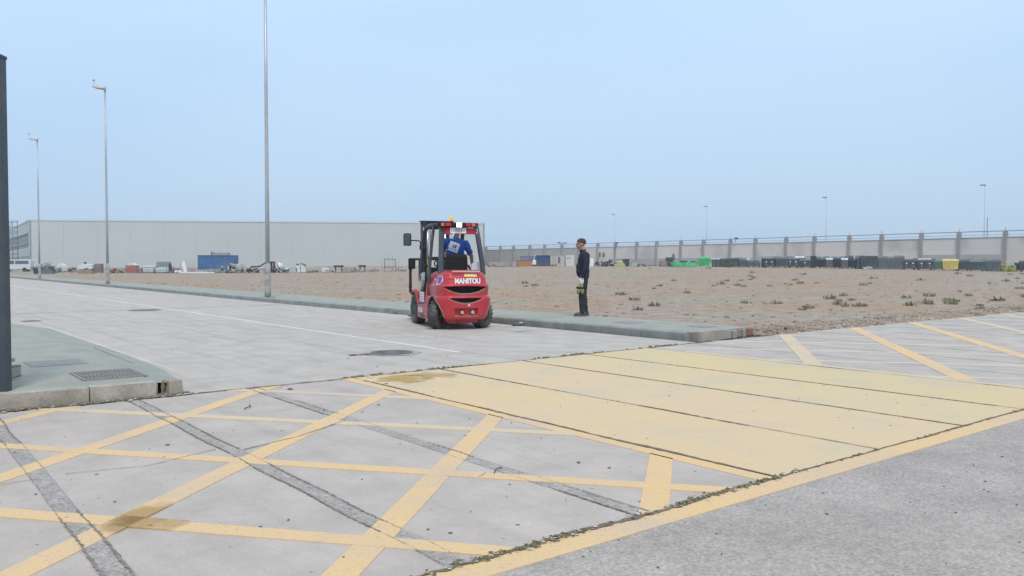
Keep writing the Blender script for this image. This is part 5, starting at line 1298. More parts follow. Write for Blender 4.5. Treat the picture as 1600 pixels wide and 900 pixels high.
# px centre, px width, px height, body, lid, dots, style, tilt, label
BINS = [
 (1116, 7, 14, 'mid', 'pale', 0, 'two', 0, 'small grey wheeled bin with pale lid right beside the bright green bin'),
 (1122, 7, 14, 'mid', 'pale', 0, 'two', 0, 'second small grey pale-lidded wheeled bin right of the bright green bin'),
 (1128.5, 7, 14, 'slate', 'slate', 0, 'two', 0, 'small slate wheeled bin just left of the weedy heap'),
 (1145, 18, 15, 'dark', 'dark', 0, 'four', 0, 'dark bin standing behind the weedy green heap'),
 (1160, 11, 14, 'mid', 'faded', 0, 'four', 0, 'mid grey bin with faded lid just right of the weedy heap'),
 (1172, 10, 11, 'faded', 'grey', 0, 'four', 0, 'low faded green bin in the gap right of the weedy heap'),
 (1183, 9, 9, 'grey', 'grey', 0, 'four', 0, 'lowest grey bin in the row, in the gap before the first white dots'),
 (1193, 8, 15, 'black', 'black', 0, 'two', .12, 'black bin leaning at the left of the first dotted bin'),
 (1203, 17, 15, 'dark', 'black', 2, 'four', 0, 'dark bin with two white dots, leftmost of the dotted bins'),
 (1222, 18, 16.5, 'slate', 'slate', 0, 'four', 0, 'plain slate green bin between the two leftmost dotted bins'),
 (1240, 17, 16, 'dark', 'mid', 2, 'four', 0, 'dark bin with two white dots, right of the plain slate bin'),
 (1258.5, 17, 14, 'dark', 'grey', 1, 'four', 0, 'dark bin with a single white dot'),
 (1271, 8, 20, 'black', 'black', 0, 'two', 0, 'tall narrow black bin just right of the single-dot bin'),
 (1285, 11, 16, 'black', 'dark', 0, 'four', 0, 'black bin at the left of a grey bin with pale top'),
 (1296, 10, 16.5, 'grey', 'pale', 0, 'four', 0, 'grey bin with pale top between two black bins'),
 (1308.5, 11, 16.5, 'black', 'black', 0, 'four', 0, 'black bin between two pale-topped grey bins'),
 (1319.5, 10, 17, 'grey', 'pale', 0, 'four', 0, 'grey pale-topped bin left of the tilted black bin'),
 (1330.5, 11, 16, 'black', 'black', 0, 'four', .10, 'tilted black bin right of the pale-topped bins'),
 (1340, 8, 17, 'mid', 'grey', 0, 'two', .16, 'narrow grey bin leaning against the big domed bin'),
 (1357, 24, 21, 'dark', 'black', 0, 'domed', 0, 'large dark domed bin with white litter in front'),
 (1378.5, 14, 21, 'grey', 'grey', 0, 'domed', 0, 'large grey bin, left one of three tall grey bins'),
 (1391.5, 11, 20, 'grey', 'grey', 0, 'domed', 0, 'large grey bin, middle one of three tall grey bins'),
 (1405, 14, 22, 'grey', 'mid', 0, 'domed', 0, 'large grey bin with round top, right one of three tall grey bins'),
 (1421, 19, 17, 'dark', 'dark', 2, 'four', 0, 'dark bin with two white dots beside the tall grey bins'),
 (1445, 23, 17, 'dark', 'dark', 2, 'four', 0, 'wide dark bin with a white lid propped behind it'),
 (1466, 14, 16, 'faded', 'faded', 0, 'four', 0, 'narrow faded green bin left of the yellow bin'),
 (1484.5, 22, 18.5, 'yellow', 'yellow', 0, 'four', 0, 'yellow bin, only fully yellow square one in the row'),
 (1504, 18, 18, 'dark', 'dark', 0, 'four', 0, 'dark grey bin immediately right of the yellow bin'),
 (1526.5, 22, 17.5, 'slate', 'faded', 0, 'four', 0, 'slate bin with a pale green lid'),
 (1551, 21, 19, 'mid', 'mid', 0, 'domed', 0, 'mid grey ribbed bin left of the lime bins'),
 (1569, 12, 11.5, 'lime', 'lime', 0, 'igloo', 0, 'left one of two small rounded lime bins'),
 (1581, 12, 11.5, 'lime', 'lime', 0, 'igloo', 0, 'right one of two small rounded lime bins'),
 (1603, 17, 18, 'dark', 'dark', 0, 'four', 0, 'dark bin cut off by the right edge of the photo'),
]
def row_y(x): return 106-(x-1040)*.025
for x, pw, ph, c, lid, dots, st, tl, lb in BINS:
    Y = row_y(x); s = Y/FPX; w, h = pw*s, ph*s
    if st == 'two': t = bin_container(w*.80, h, max(.5, w*.8), c, lid, dots, st)
    else: t = bin_container(w*1.06, h, min(1.25, max(.7, w*.75)), c, lid, dots, st, rail=w > 1)
    v = at(x, Y); t.location = (v.x, v.y, gz(v.x, v.y)-.02); t.rotation_euler = (0, tl, R(-24+random.uniform(-6, 6)) if st != 'two' else R(random.uniform(-30, 10)))
    tag(t, lb, 'bin', 'waste bins lined up before the wall')
BACK = [(1119, 14, 13.5, 'grey', 'pale'), (1134, 12, 14, 'mid', 'grey'), (1152, 14, 15, 'dark', 'mid'), (1166, 13, 14, 'mid', 'pale'), (1180, 12, 12, 'dark', 'grey'), (1213, 12, 17, 'mid', 'mid'), (1231, 12, 18, 'dark', 'grey'), (1250, 14, 18, 'black', 'pale'), (1278, 10, 18, 'dark', 'mid'), (1291, 10, 19, 'mid', 'grey'), (1303, 9, 18.5, 'dark', 'mid'),
 (1314, 9, 19, 'dark', 'grey'), (1327, 12, 20.5, 'black', 'dark'), (1343, 12, 21, 'slate', 'mid'), (1371, 9, 20.5, 'dark', 'dark'), (1432, 10, 18.5, 'slate', 'mid'), (1457, 9, 18, 'dark', 'dark'), (1494, 9, 17.5, 'slate', 'slate'), (1515, 10, 18.5, 'dark', 'mid'), (1538, 9, 18, 'slate', 'dark'), (1592, 10, 14, 'dark', 'dark')]
for i, (x, pw, ph, c, lid) in enumerate(BACK):
    Y = row_y(x)+1.7; s = Y/FPX; t = bin_container(pw*s, ph*s, .8, c, lid, 0, 'four', rail=False); v = at(x, Y); t.location = (v.x, v.y, gz(v.x, v.y)-.02); t.rotation_euler = (0, 0, R(-24+random.uniform(-10, 10)))
    f_ = min(BINS, key=lambda b: abs(b[0]-x)); side_ = 'left' if f_[0] > x else 'right'
    tag(t, '%s back row bin %s of the %s' % ({'grey': 'pale grey', 'mid': 'mid grey', 'dark': 'dark', 'black': 'black', 'slate': 'slate'}[c], side_, ' '.join(f_[-1].replace(',', '').split()[:8])), 'bin', 'waste bins lined up before the wall')
def place(t, x, Y, rz=0, dz=0):
    v = at(x, Y); t.location = (v.x, v.y, gz(v.x, v.y)+dz); t.rotation_euler = (0, 0, rz); return t
def pxm(Y): return Y/FPX
# bright green bin + low green skip
t = bin_container(1.5, 1.32, 1.1, 'green', 'green', 0, 'four'); place(t, 1101, 104, R(-12)); tag(t, 'bright green bin at the right end of the low green skip', 'bin', 'waste bins lined up before the wall')
sk = thing('skip', 'long low green open skip beside the bright green bin', 'skip'); mb = MB()
L, H_, D = 3.3, .62, 1.5
for s in (-1, 1): mb.prism([(-L/2-.15, H_), (-L/2+.2, .05), (L/2-.2, .05), (L/2+.15, H_)], s*D/2-.03, s*D/2+.03, BC['green'], 'XZ'); mb.box((0, s*D/2, H_), (L+.3, .10, .07), BC['green'])
mb.box((0, 0, .08), (L-.4, D, .06), BC['green'])
for s in (-1, 1): mb.box((s*(L/2-.01), 0, .34), (.06, D-.02, .62), BC['green'], rot=Matrix.Rotation(s*R(32), 4, 'Y'))
mb.build('body', sk)
for k in range(7): mb = MB(); mb.box((-L*.38+L*.127*k, -D/2-.05, .34), (.07, .05, .48), BC['green']); mb.build('rib', sk)
place(sk, 1070, 104, R(-4))
jk = mat('junk_dark', (.05, .055, .06), .8, var=.3, scale=2)
o = MB(); 
for k in range(7): o.box((random.uniform(-.7, .9), random.uniform(-.3, .3), .62+random.random()*.2), (random.uniform(.3, .8), .4, random.uniform(.12, .3)), jk, rot=random.random())
o = o.build('scrap_heap'); place(o, 1073, 104, 0); tag(o, 'dark scrap piled inside the low green skip', 'scrap')
def simple(name, lb, cat, parts, x, Y, rz=0, dz=0, group=None):
    t = thing(name, lb, cat, group=group)
    for nm, mb in parts: mb.build(nm, t)
    return place(t, x, Y, rz, dz)
def bush(lb, x, Y, w, h, m=None, n=420, cat='bush', lw=.09):
    t = thing('bush', lb, cat); m = m or m_bush; mb = MB()
    lobes = [(random.uniform(-w*.36, w*.36), random.uniform(-w*.25, w*.25), random.uniform(h*.3, h*.7), random.uniform(.22, .42)*min(w, h*1.6)) for _ in range(7)]
    for _ in range(n):
        l = random.choice(lobes); d = Vector((random.gauss(0, 1), random.gauss(0, 1), random.gauss(0, 1))).normalized()*l[3]*random.random()**.4; p = Vector(l[:3])+d
        if p.z < .03: p.z = random.random()*h*.4
        a = Vector((random.gauss(0, 1), random.gauss(0, 1), random.gauss(0, 1))).normalized()*lw*random.uniform(.6, 1.3); b = a.cross(Vector((random.random(), random.random(), .5))).normalized()*lw*.6
        mb.faces([mb.bm.faces.new([mb.bm.verts.new(p+q) for q in (-a, b, a, -b)])], m)
    mb.build('leaves', t, recalc=False); mb = MB()
    for l in lobes[:5]: mb.tube([(0, 0, -.05), (l[0]*.5, l[1]*.5, l[2]*.6), l[:3]], [.04, .03, .012], mat('twig_brown', (.12, .09, .06), .9), 5)
    mb.build('stems', t); return place(t, x, Y)
m_bush = mat('bush_leaves', (.070, .095, .050), .8, var=.4, scale=1.5, rgb2=(.12, .13, .07))
bush('weedy green heap half covering a dark bin', 1141, 101, 1.9, .85, mat('bush_pale', (.11, .17, .08), .8, var=.4, rgb2=(.15, .19, .10)))
# white lid leaning behind bin, lime strip, litter
mb = MB(); mb.box((0, 0, 0), (1.55, .06, .42), WHD, bev=.02, rot=Matrix.Rotation(R(-12), 4, 'X')); o = mb.build('white_board'); place(o, 1445, row_y(1445)+.75, 0, 1.14); tag(o, 'white board propped up behind the wide dotted bin', 'board')
mb = MB(); mb.box((0, 0, 0), (2.1, .1, .14), mat('pale_blue_sheet', (.45, .50, .58), .6), bev=.02); o = mb.build('pale_beam'); place(o, 1586, row_y(1586)+.9, R(-5), 1.12); tag(o, 'pale blue beam lying above the small lime bins', 'beam')
mb = MB()
for k in range(9): mb.ball((random.uniform(-.55, .55), random.uniform(-.1, .1), random.uniform(.05, .3)), random.uniform(.08, .17), mat('litter_white', (.55, .57, .60), .7), 2, (1.3, .8, .6), .2, False)
o = mb.build('litter_heap'); place(o, 1356, row_y(1356)-1.2); tag(o, 'white litter heap lying before the large domed bin', 'litter')

# ------------------------------------------------------------------ yard junk: centre
cab = mat('cabin_cream', (.47, .46, .42), .7, var=.08, scale=.8, dirt=(.35, .32, .27), dirt_amt=.5, dscale=1)
gls = mat('glazing_and_bay_shade', (.10, .125, .15)); rustm = mat('rust_red', (.22, .07, .045), .85, var=.3, scale=2)
Yc = 128
a = MB(); a.box((0, 0, .85), (2.1, 1.6, 1.7), cab, bev=.03); a.box((0, 0, 1.73), (2.2, 1.7, .07), cab); w_ = MB(); w_.box((.28, -.81, .95), (.36, .03, .95), gls); d_ = MB(); d_.box((-.5, -.81, .85), (.7, .03, 1.5), mat('cabin_door', (.40, .39, .35), .7))
simple('site_cabin', 'cream site cabin with a narrow dark window right of the blue container', 'cabin', [('shell', a), ('window', w_), ('door', d_)], 870.5, Yc)
a = MB(); a.box((0, 0, .85), (1.35, 1.4, 1.72), mat('cabin_white', (.56, .56, .53), .7, var=.06), bev=.03); w_ = MB(); w_.box((-.33, -.71, 1.28), (.18, .02, .26), gls); w2_ = MB(); w2_.box((.0, -.71, 1.36), (.16, .02, .16), gls)
simple('electrical_kiosk', 'plain pale kiosk with small dark marks, between the cream cabin and the standing man', 'kiosk', [('shell', a), ('vent', w_), ('vent', w2_)], 890, Yc)
def container(lb, x, Y, L, h, m, rz=0, d=2.3):
    t = thing('shipping_container', lb, 'container'); mb = MB(); n = int(L/.28)
    for k in range(n):
        x0 = -L/2+L*k/n; mb.prism([(x0, -d/2), (x0+L/n*.35, -d/2), (x0+L/n*.5, -d/2+.05), (x0+L/n*.85, -d/2+.05), (x0+L/n, -d/2), (x0+L/n, -d/2+.1), (x0, -d/2+.1)], .12, h-.12, m)
    mb.box((0, d/2, h/2), (L, .06, h-.2), m); mb.box((-L/2, 0, h/2), (.06, d, h-.2), m); mb.box((L/2, 0, h/2), (.06, d, h-.2), m); mb.box((0, 0, h-.1), (L, d, .05), m); mb.build('wall', t)
    mb = MB()
    for sx in (-1, 1):
        for sy in (-1, 1): mb.box((sx*L/2, sy*d/2, h/2), (.16, .16, h), m)
    for sy in (-1, 1): mb.box((0, sy*d/2, h-.07), (L, .12, .14), m); mb.box((0, sy*d/2, .07), (L, .12, .14), m)
    mb.build('frame', t); return place(t, x, Y, rz)
navy = mat('container_navy', (.035, .085, .20), .6, var=.12, scale=.7, dirt=(.12, .13, .15), dirt_amt=.4, dscale=.6)
container('dark blue container right of the orange skip', 849.5, 132, 2.4, 1.75, navy, R(2))
a = MB(); b_ = mat('blue_tube', (.07, .11, .27), .6)
for k in range(5): a.tube([(-1.2+.42*k, 0, 0), (-1.2+.42*k, 0, 1.55)], .11, b_, 8)
c_ = MB(); c_.box((-.1, 0, 1.5), (2.6, .2, .16), b_); c_.box((.9, 0, 1.1), (1.3, .18, .2), b_)
simple('steel_rack', 'blue steel rack of upright tubes behind the orange skip', 'rack', [('uprights', a), ('beam', c_)], 826, 133)
org = mat('skip_orange', (.42, .20, .05), .75, var=.2, scale=1.2, dirt=(.40, .13, .08), dirt_amt=.8, dscale=1)
a = MB()
for s in (-1, 1): a.prism([(-1.15, .85), (-.95, .05), (.95, .05), (1.15, .85)], s*.7-.03, s*.7+.03, org, 'XZ')
for s in (-1, 1): a.box((s*1.03, 0, .45), (.06, 1.38, .84), org, rot=Matrix.Rotation(s*R(14), 4, 'Y'))
a.box((0, 0, .08), (1.9, 1.4, .06), org); r_ = MB(); 
for s in (-1, 1): r_.box((0, s*.72, .87), (2.36, .1, .08), rustm)
simple('skip', 'small orange and rust skip left of the dark blue container', 'skip', [('body', a), ('rim', r_)], 820, 121)
a = MB(); a.box((0, 0, .5), (.62, .5, .82), WHD, bev=.1); a.lathe([(.12, .9), (.12, 1.0)], WHD, seg=10); a.tube([(.05, 0, .9), (.12, .05, 1.6), (.32, 0, 1.75)], .04, WHD, 6)
simple('white_drum', 'white plastic drum standing in the gap before the dark blue container', 'drum', [('body', a)], 834.5, 124)
a = MB(); 
for k in range(6): a.box((random.uniform(-.2, .2), random.uniform(-.3, .3), .09+.08*(k//2)), (3.4, .14, .08), rustm, rot=random.uniform(-.05, .05))
o = a.build('girder_stack'); place(o, 851, 121); tag(o, 'low stack of rusty girders in front of the dark blue container', 'girders')
pal = mat('slab_pale', (.40, .37, .34), .85, var=.2, scale=1.5, rgb2=(.30, .26, .23), dscale=1)
def heap(name, lb, cat, x, Y, w, h, mats, n=26, dz=0, flat=.5, d=.8):
    t = MB()
    for _ in range(n):
        u = random.uniform(-.5, .5); hh = h*(1-(2*abs(u))**2)*random.random(); s = random.uniform(.10, .28)*min(1.4, h*1.2)
        m = random.choice(mats); c = (u*w, random.uniform(-d/2, d/2), hh*.8+s*.2); q = Matrix.Rotation(random.random()*3, 4, Vector((random.random(), random.random(), 1)).normalized())
        t.box(c, (s*random.uniform(1, 3), s*1.2, s*random.uniform(flat*.6, flat*1.6)), m, rot=q, bev=.01)
    o = t.build(name); place(o, x, Y, 0, dz); return tag(o, lb, cat)
def planks(lb, x, Y, L, layers, m, rz=0, cat='planks', name='plank_stack', h=.12, w=1.0):
    t = MB()
    for k in range(layers):
        for j in range(4): t.box((random.uniform(-.15, .15), -w/2+w*j/3.5, h*.5+k*h*1.25), (L*random.uniform(.85, 1), w/4.2, h), m, rot=random.uniform(-.02, .02))
    o = t.build(name); place(o, x, Y, rz); return tag(o, lb, cat)
planks('long flat stack of pale slabs right of the warehouse corner', 784, 124, 3.6, 5, pal, 0, 'slabs', 'slab_stack')
a = MB(); a.box((0, 0, .38), (1.0, .8, .72), mat('crate_beige', (.42, .41, .37), .8, var=.15), bev=.02); a.box((0, 0, .77), (1.1, .9, .06), MATS['crate_beige'])
simple('crate', 'beige crate standing between the slab stack and the orange skip', 'crate', [('box', a)], 806, 122)
heap('rubble_heap', 'grey rubble heap at the foot of the warehouse corner', 'rubble', 767, 118, 1.9, .7, [pal, m_stone, jk])
heap('rubble_heap', 'broken stones before the beige crate and slabs', 'rubble', 796, 116, 3, .35, [pal, m_stone, rustm], 22)
heap('rubble_heap', 'pinkish broken stones in front of the cream cabin', 'rubble', 866, 116, 2.6, .45, [pal, m_stone], 18)
# right of the standing man
a = MB(); a.box((0, 0, .45), (.6, .5, .9), WHD, bev=.06); a.ball((.05, 0, .98), .2, WHD, 2)
simple('white_sack', 'white sack standing just right of the standing man', 'sack', [('body', a)], 924, 118)
gm3 = mat('scrap_steel', (.14, .165, .18), .6, .3, var=.3, scale=1.5)
heap('scrap_heap', 'tangled grey steel scrap right of the white sack', 'scrap', 938, 119, 2.4, .95, [gm3, jk, pal], 30)
heap('scrap_heap', 'bluish steel scrap heap left of the yellow tarpaulin', 'scrap', 955, 122, 2.6, 1.15, [gm3, gm3, jk], 34)
a = MB(); ytm = mat('tarp_yellow', (.42, .41, .16), .8, var=.2, scale=3)
pts = [(-.78, 0), (-.66, .30), (-.42, .44), (-.15, .62), (.12, .52), (.4, .58), (.6, .34), (.72, 0)]; a.prism(pts, -.4, .4, ytm, 'XZ'); c_ = MB(); c_.box((-.05, 0, .68), (.72, .62, .09), WHD, bev=.02)
simple('tarpaulin_pile', 'small pile under a yellow tarpaulin with a white board on top', 'tarpaulin', [('cover', a), ('board', c_)], 968.5, 110)
a = MB(); a.box((0, 0, .5), (.85, .7, .95), jk, bev=.04); a.box((0, 0, 1.0), (.92, .76, .08), jk); simple('dark_box', 'black box standing right of the yellow tarpaulin pile', 'box', [('body', a)], 978, 115)
a = MB(); a.box((0, 0, .28), (.75, .7, .5), mat('crate_mint', (.36, .46, .42), .7), bev=.03); a.box((0, 0, .56), (.82, .76, .06), MATS['crate_mint']); simple('crate', 'small mint coloured crate right of the black box', 'crate', [('box', a)], 991, 112)
for i, (x, w, h, lb) in enumerate(((1001, 1.2, .55, 'low dark scrap right of the mint crate'), (1016, 1.8, .35, 'flattest dark scrap heap before the wall'), (1030, 1.2, .4, 'dark scrap left of the brown crate'))): heap('scrap_heap', lb, 'scrap', x, 112, w, h, [jk, gm3], 16)
a = MB(); bcm = mat('crate_brown', (.26, .19, .155), .85, var=.2); 
for k in range(5): a.box((0, -.4, .1+.15*k), (.85, .05, .12), bcm); a.box((0, .4, .1+.15*k), (.85, .05, .12), bcm); a.box((-.42, 0, .1+.15*k), (.05, .8, .12), bcm); a.box((.42, 0, .1+.15*k), (.05, .8, .12), bcm)
simple('crate', 'brown slatted crate left of the green skip', 'crate', [('slats', a)], 1037, 109)
a = MB(); a.box((-.1, 0, .62), (.9, .8, 1.24), jk, bev=.06); a.box((.45, 0, 1.3), (.45, .4, .9), gm3, bev=.08, taper=.7)
simple('machine', 'dark boxy machine with a raised grey hood left of the green skip', 'machine', [('body', a)], 1047, 111)

# ------------------------------------------------------------------ yard junk: left, before the warehouse
mpal = mat('pallet_wood', (.28, .21, .15), .85, var=.25, scale=2); tarp = mat('tarp_white', (.62, .63, .62), .7, var=.08, scale=2)
def van():
    t = thing('van', 'white van parked at the foot of the warehouse, partly behind the gate post', 'van'); wb = mat('van_white', (.60, .62, .63), .4, var=.05, coat=.3)
    mb = MB(); mb.prism([(-2.2, .35), (-2.25, 1.0), (-1.6, 1.15), (-1.0, 1.85), (2.1, 1.9), (2.2, 1.7), (2.2, .35)], -.85, .85, wb, 'XZ'); o = mb.build('body', t); b = o.modifiers.new('b', 'BEVEL'); b.width = .07; b.segments = 2
    mb = MB(); mb.prism([(-1.52, 1.18), (-1.0, 1.74), (-.1, 1.76), (-.1, 1.18)], -.865, .865, gls, 'XZ'); mb.prism([(.05, 1.2), (.05, 1.72), (1.9, 1.72), (1.95, 1.2)], -.865, .865, gls, 'XZ'); mb.build('window', t)
    for sx in (-1.35, 1.35):
        for sy in (-.8, .8): mb = MB(); mb.lathe([(.33, -.1), (.33, .1)], m_wheel, c=(sx, sy, .33), axis='Y', seg=18); mb.build('wheel', t)
    mb = MB(); mb.box((-2.27, .55, .85), (.06, .3, .18), WHD, bev=.02); mb.build('headlight', t)
    return t
place(van(), 26, 128, R(14))
def ibc(lb, x, Y, w=1.2, h=.95, tank=None):
    t = thing('water_tank', lb, 'tank'); mb = MB(); tk = tank or mat('tank_pale_plastic', (.56, .62, .63), .5, var=.08, scale=2)
    mb.box((0, 0, .12+h/2), (w, .95, h), tk, bev=.10); mb.lathe([(.12, h+.1), (.12, h+.18)], tk, seg=14); mb.build('tank', t)
    mb = MB()
    for k in range(5): mb.tube([(-w/2+w*k/4, -.50, .12), (-w/2+w*k/4, -.50, .12+h)], .012, gm3, 5)
    for z in (.4, .75): mb.tube([(-w/2, -.50, z), (w/2, -.50, z)], .012, gm3, 5)
    mb.build('cage', t); mb = MB(); mb.box((0, 0, .06), (w, .95, .1), mpal); mb.build('pallet', t); return place(t, x, Y)
Yl = 100
bush('dark bush left of the farthest street lamp foot', 56.5, 118, 1.1, 1.0, m_bush, 200)
bush('dark green bush right behind the farthest street lamp', 69, 112, 1.9, 1.25, m_bush, 360)
bush('olive bush between two domed white tents', 88, 108, 1.9, .95, m_bush, 320)
bush('low bush left of the tarpaulin covered stack', 112, 106, 1.3, .65, m_bush, 220)
def dome(lb, x, Y, w, h):
    t = thing('covered_pile', lb, 'covered pile'); mb = MB(); N = 12
    mb.prism([(-w/2*cos(pi*k/N), .03+h*sin(pi*k/N)**.7 if 0 < k < N else 0) for k in range(N+1)], -.5, .5, tarp, 'XZ'); o = mb.build('cover', t); b = o.modifiers.new('b', 'BEVEL'); b.width = .06; b.segments = 2
    mb = MB(); mb.box((0, -.02, .08), (w*1.05, 1.1, .14), mpal); mb.build('pallet', t); return place(t, x, Y)
dome('small white covered pile behind the bushes, left one', 80.5, 113, .8, 1.05); dome('small white covered pile behind the bushes, right one', 97, 112, 1.1, 1.15)
a = MB(); a.box((0, 0, .2), (1.7, .6, .38), mat('blue_grey_box', (.13, .16, .23), .7), bev=.03); a.box((0, 0, .42), (1.78, .66, .06), MATS['blue_grey_box']); simple('long_box', 'low blue grey box right at the foot of the farthest street lamp', 'box', [('body', a)], 73.5, 100)
a = MB(); a.box((0, 0, .35), (.42, .4, .7), jk, bev=.05); a.lathe([(.12, .7), (.1, .8)], jk, seg=8); simple('dark_drum', 'small dark drum left of the farthest street lamp', 'drum', [('body', a)], 56, 100)
# tarp covered stack
t = thing('covered_pallet', 'white tarpaulin over a brown pallet stack, left of the farther lamp posts gap', 'covered pallet'); t['label'] = 'white tarpaulin draped over a brown stack, left of the brown block stack'
mb = MB(); 
for k in range(4): mb.box((0, 0, .08+.13*k), (1.65-.03*k, 1.0, .10), mpal)
mb.build('stack', t); mb = MB(); mb.prism([(-.92, .50), (-.9, .80), (-.65, 1.10), (-.2, 1.18), (.4, 1.10), (.80, 1.05), (.92, .62), (.6, .55), (.2, .68), (-.3, .52)], -.55, .55, tarp, 'XZ'); mb.build('cover', t)
mb = MB(); mb.ball((-.22, 0, 1.30), .16, jk, 2, (1.1, 1, .8), .1, False); mb.build('weight', t); place(t, 136, Yl)
brm = mat('block_brown', (.20, .13, .12), .85, var=.2, scale=4); 
mb = MB()
for z in range(6):
    for k in range(4): mb.box((-.31+.205*k, 0, .1+.19*z), (.195, .7, .17), brm, bev=.008)
mb2 = MB(); mb2.box((0, 0, 1.21), (.86, .76, .04), pal); simple('block_stack', 'square stack of brown blocks left of the middle street lamp', 'block stack', [('blocks', mb), ('cover_sheet', mb2)], 154.5, Yl)
heap('rubble_heap', 'pale rubble at the foot of the brown block stack', 'rubble', 156, 97, .9, .22, [pal, WHD], 12)
heap('timber_heap', 'rusty brown timber heap just right of the middle street lamp', 'timber', 182, Yl, 1.6, .75, [mpal, rustm, pal], 34, flat=.3)
heap('timber_heap', 'darker timber heap left of the red brick pallet', 'timber', 194, 101, 1.0, .7, [mpal, jk, pal], 22, flat=.3)
rbm = mat('red_brick', (.34, .13, .095), .85, var=.15, scale=5)
mb = MB()
for z in range(5):
    for k in range(5): mb.box((-.52+.26*k, 0, .2+.17*z), (.25, .8, .155), rbm, bev=.006)
m3 = MB(); m3.prism([(-.55, 1.0), (-.35, 1.10), (-.12, 1.22), (.15, 1.22), (.38, 1.10), (.6, 1.0)], -.4, .4, tarp, 'XZ'); m2 = MB(); m2.box((0, 0, .06), (1.35, .9, .10), mpal)
simple('brick_pallet', 'pallet of red bricks with a white cover left of the two pale tanks', 'brick pallet', [('bricks', mb), ('cover', m3), ('pallet', m2)], 206.5, Yl)
mb = MB(); 
for z in range(3):
    for k in range(3): mb.box((-.22+.22*k, 0, .1+.2*z), (.21, .6, .18), mat('block_mauve', (.26, .17, .20), .85), bev=.008)
simple('block_stack', 'low mauve block stack right beside the red brick pallet', 'block stack', [('blocks', mb)], 218.5, Yl)
ibc('pale plastic water tank on a pallet, left one of two', 233.5, Yl, 1.25, .78); ibc('pale plastic water tank on a pallet, right one of two', 253.5, Yl, 1.25, .60)
mb = MB(); mb.box((0, 0, .5), (.28, .28, 1.0), jk); mb.ball((0, 0, 1.12), .16, jk, 2); m2 = MB(); m2.tube([(0, 0, .7), (.45, 0, .55)], .05, jk, 6); m2.box((.5, 0, .45), (.2, .2, .6), jk)
simple('pump', 'dark upright pump standing right of the second pale tank', 'pump', [('body', mb), ('pipe', m2)], 266, 102)
mb = MB(); mb.box((0, 0, .5), (1.9, .06, .9), mat('mesh_panel_grey', (.28, .30, .32), .7), bev=.01)
for k in range(8): mb.box((-.85+.243*k, -.045, .5), (.04, .03, .95), gm3)
simple('panel', 'grey upright panel standing behind the second pale tank', 'panel', [('sheet', mb)], 256, 108, 0, .45)
for x, lb in ((275, 'white round pot right of the dark pump'), (280.5, 'second white round pot left of the leaning board')):
    mb = MB(); mb.lathe([(.14, 0), (.22, .14), (.2, .32), (.08, .40)], tarp, seg=14); o = mb.build('pot'); place(o, x, 99); tag(o, lb, 'pot')
mb = MB(); mb.box((0, 0, .72), (.42, .05, 1.45), WHD, bev=.01, rot=Matrix.Rotation(R(-12), 4, 'Y')); m2 = MB(); m2.box((-.2, .3, .6), (.05, .6, .05), mpal, rot=Matrix.Rotation(R(40), 4, 'X')); simple('white_board', 'tall narrow white board leaning left of the blue container', 'board', [('sheet', mb), ('prop', m2)], 288, Yl)
planks('long white planks lying between the leaning board and the blue container', 310, 99, 4.2, 1, WHD, 0, h=.13)
t = thing('fence_panel', 'thin grey rods standing behind the white planks', 'rods'); mb = MB()
for k in range(9): mb.tube([(-1.6+.4*k, 0, 0), (-1.6+.4*k+random.uniform(-.05, .05), 0, random.uniform(1.3, 1.75))], .018, gm3, 5)
mb.build('rod', t)['kind'] = 'stuff'; place(t, 300, 112)
blu = mat('container_blue', (.045, .135, .30), .6, var=.10, scale=.7, dirt=(.15, .2, .28), dirt_amt=.4, dscale=.6)
container('long bright blue shipping container before the warehouse', 341, 139, 5.9, 2.45, blu, R(1))
mb = MB()
for k in range(5): mb.box((-.3+random.uniform(-.2, .2), 0, .06+.09*k), (2.7, .9, .07), pal, rot=random.uniform(-.03, .03))
m2 = MB(); m2.box((-1.9, 0, .35), (.1, .1, .7), jk); m2.box((-1.6, 0, .32), (.3, .3, .34), jk, bev=.05); v = at(348, 139)
t = thing('roof_load', 'planks and a small dark winch lying on top of the blue container', 'planks'); mb.build('planks', t); m2.build('winch', t); t.location = (v.x, v.y, gz(v.x, v.y)+2.40)
cyn = mat('drum_teal', (.22, .33, .36), .7, var=.2)
heap('scrap_heap', 'pale blue beams tipped against the left of the blue container', 'scrap', 324, 101, 1.6, .75, [cyn, pal], 12, flat=.25)
heap('rubble_heap', 'pale rock heap before the middle of the blue container', 'rubble', 346, 100, 2.4, .85, [pal, cyn, m_stone], 34)
def excav(lb, x, Y, s=1.0, flip=1):
    t = thing('excavator_arm', lb, 'machine'); mm = mat('machine_cream', (.42, .42, .38), .6, var=.2, scale=3, dirt=(.14, .13, .12), dirt_amt=.7, dscale=3)
    mb = MB(); mb.box((0, 0, .55*s), (1.0*s, .8*s, .5*s), mm, bev=.08); mb.ball((.1*s, 0, .85*s), .32*s, mm, 2, (1.1, .9, .9)); mb.build('body', t)
    mb = MB(); mb.ball((-.35*s, -.2, .32*s), .27*s, jk, 2, (1, .6, 1)); mb.ball((.5*s, -.2, .25*s), .25*s, jk, 2, (1, .6, 1)); mb.build('wheels', t)
    mb = MB(); mb.tube([(.2*s, 0, .9*s), (.55*s*flip, 0, 1.15*s), (.9*s*flip, 0, .6*s), (1.1*s*flip, 0, .2*s)], .07*s, mm, 8); mb.build('arm', t); return place(t, x, Y)
excav('cream and black machine at the right end of the blue container', 372, 100, 1.05)
heap('tyre_heap', 'dark scrap lying right of the cream machine', 'scrap', 382, 99, .9, .32, [jk, pal], 14)
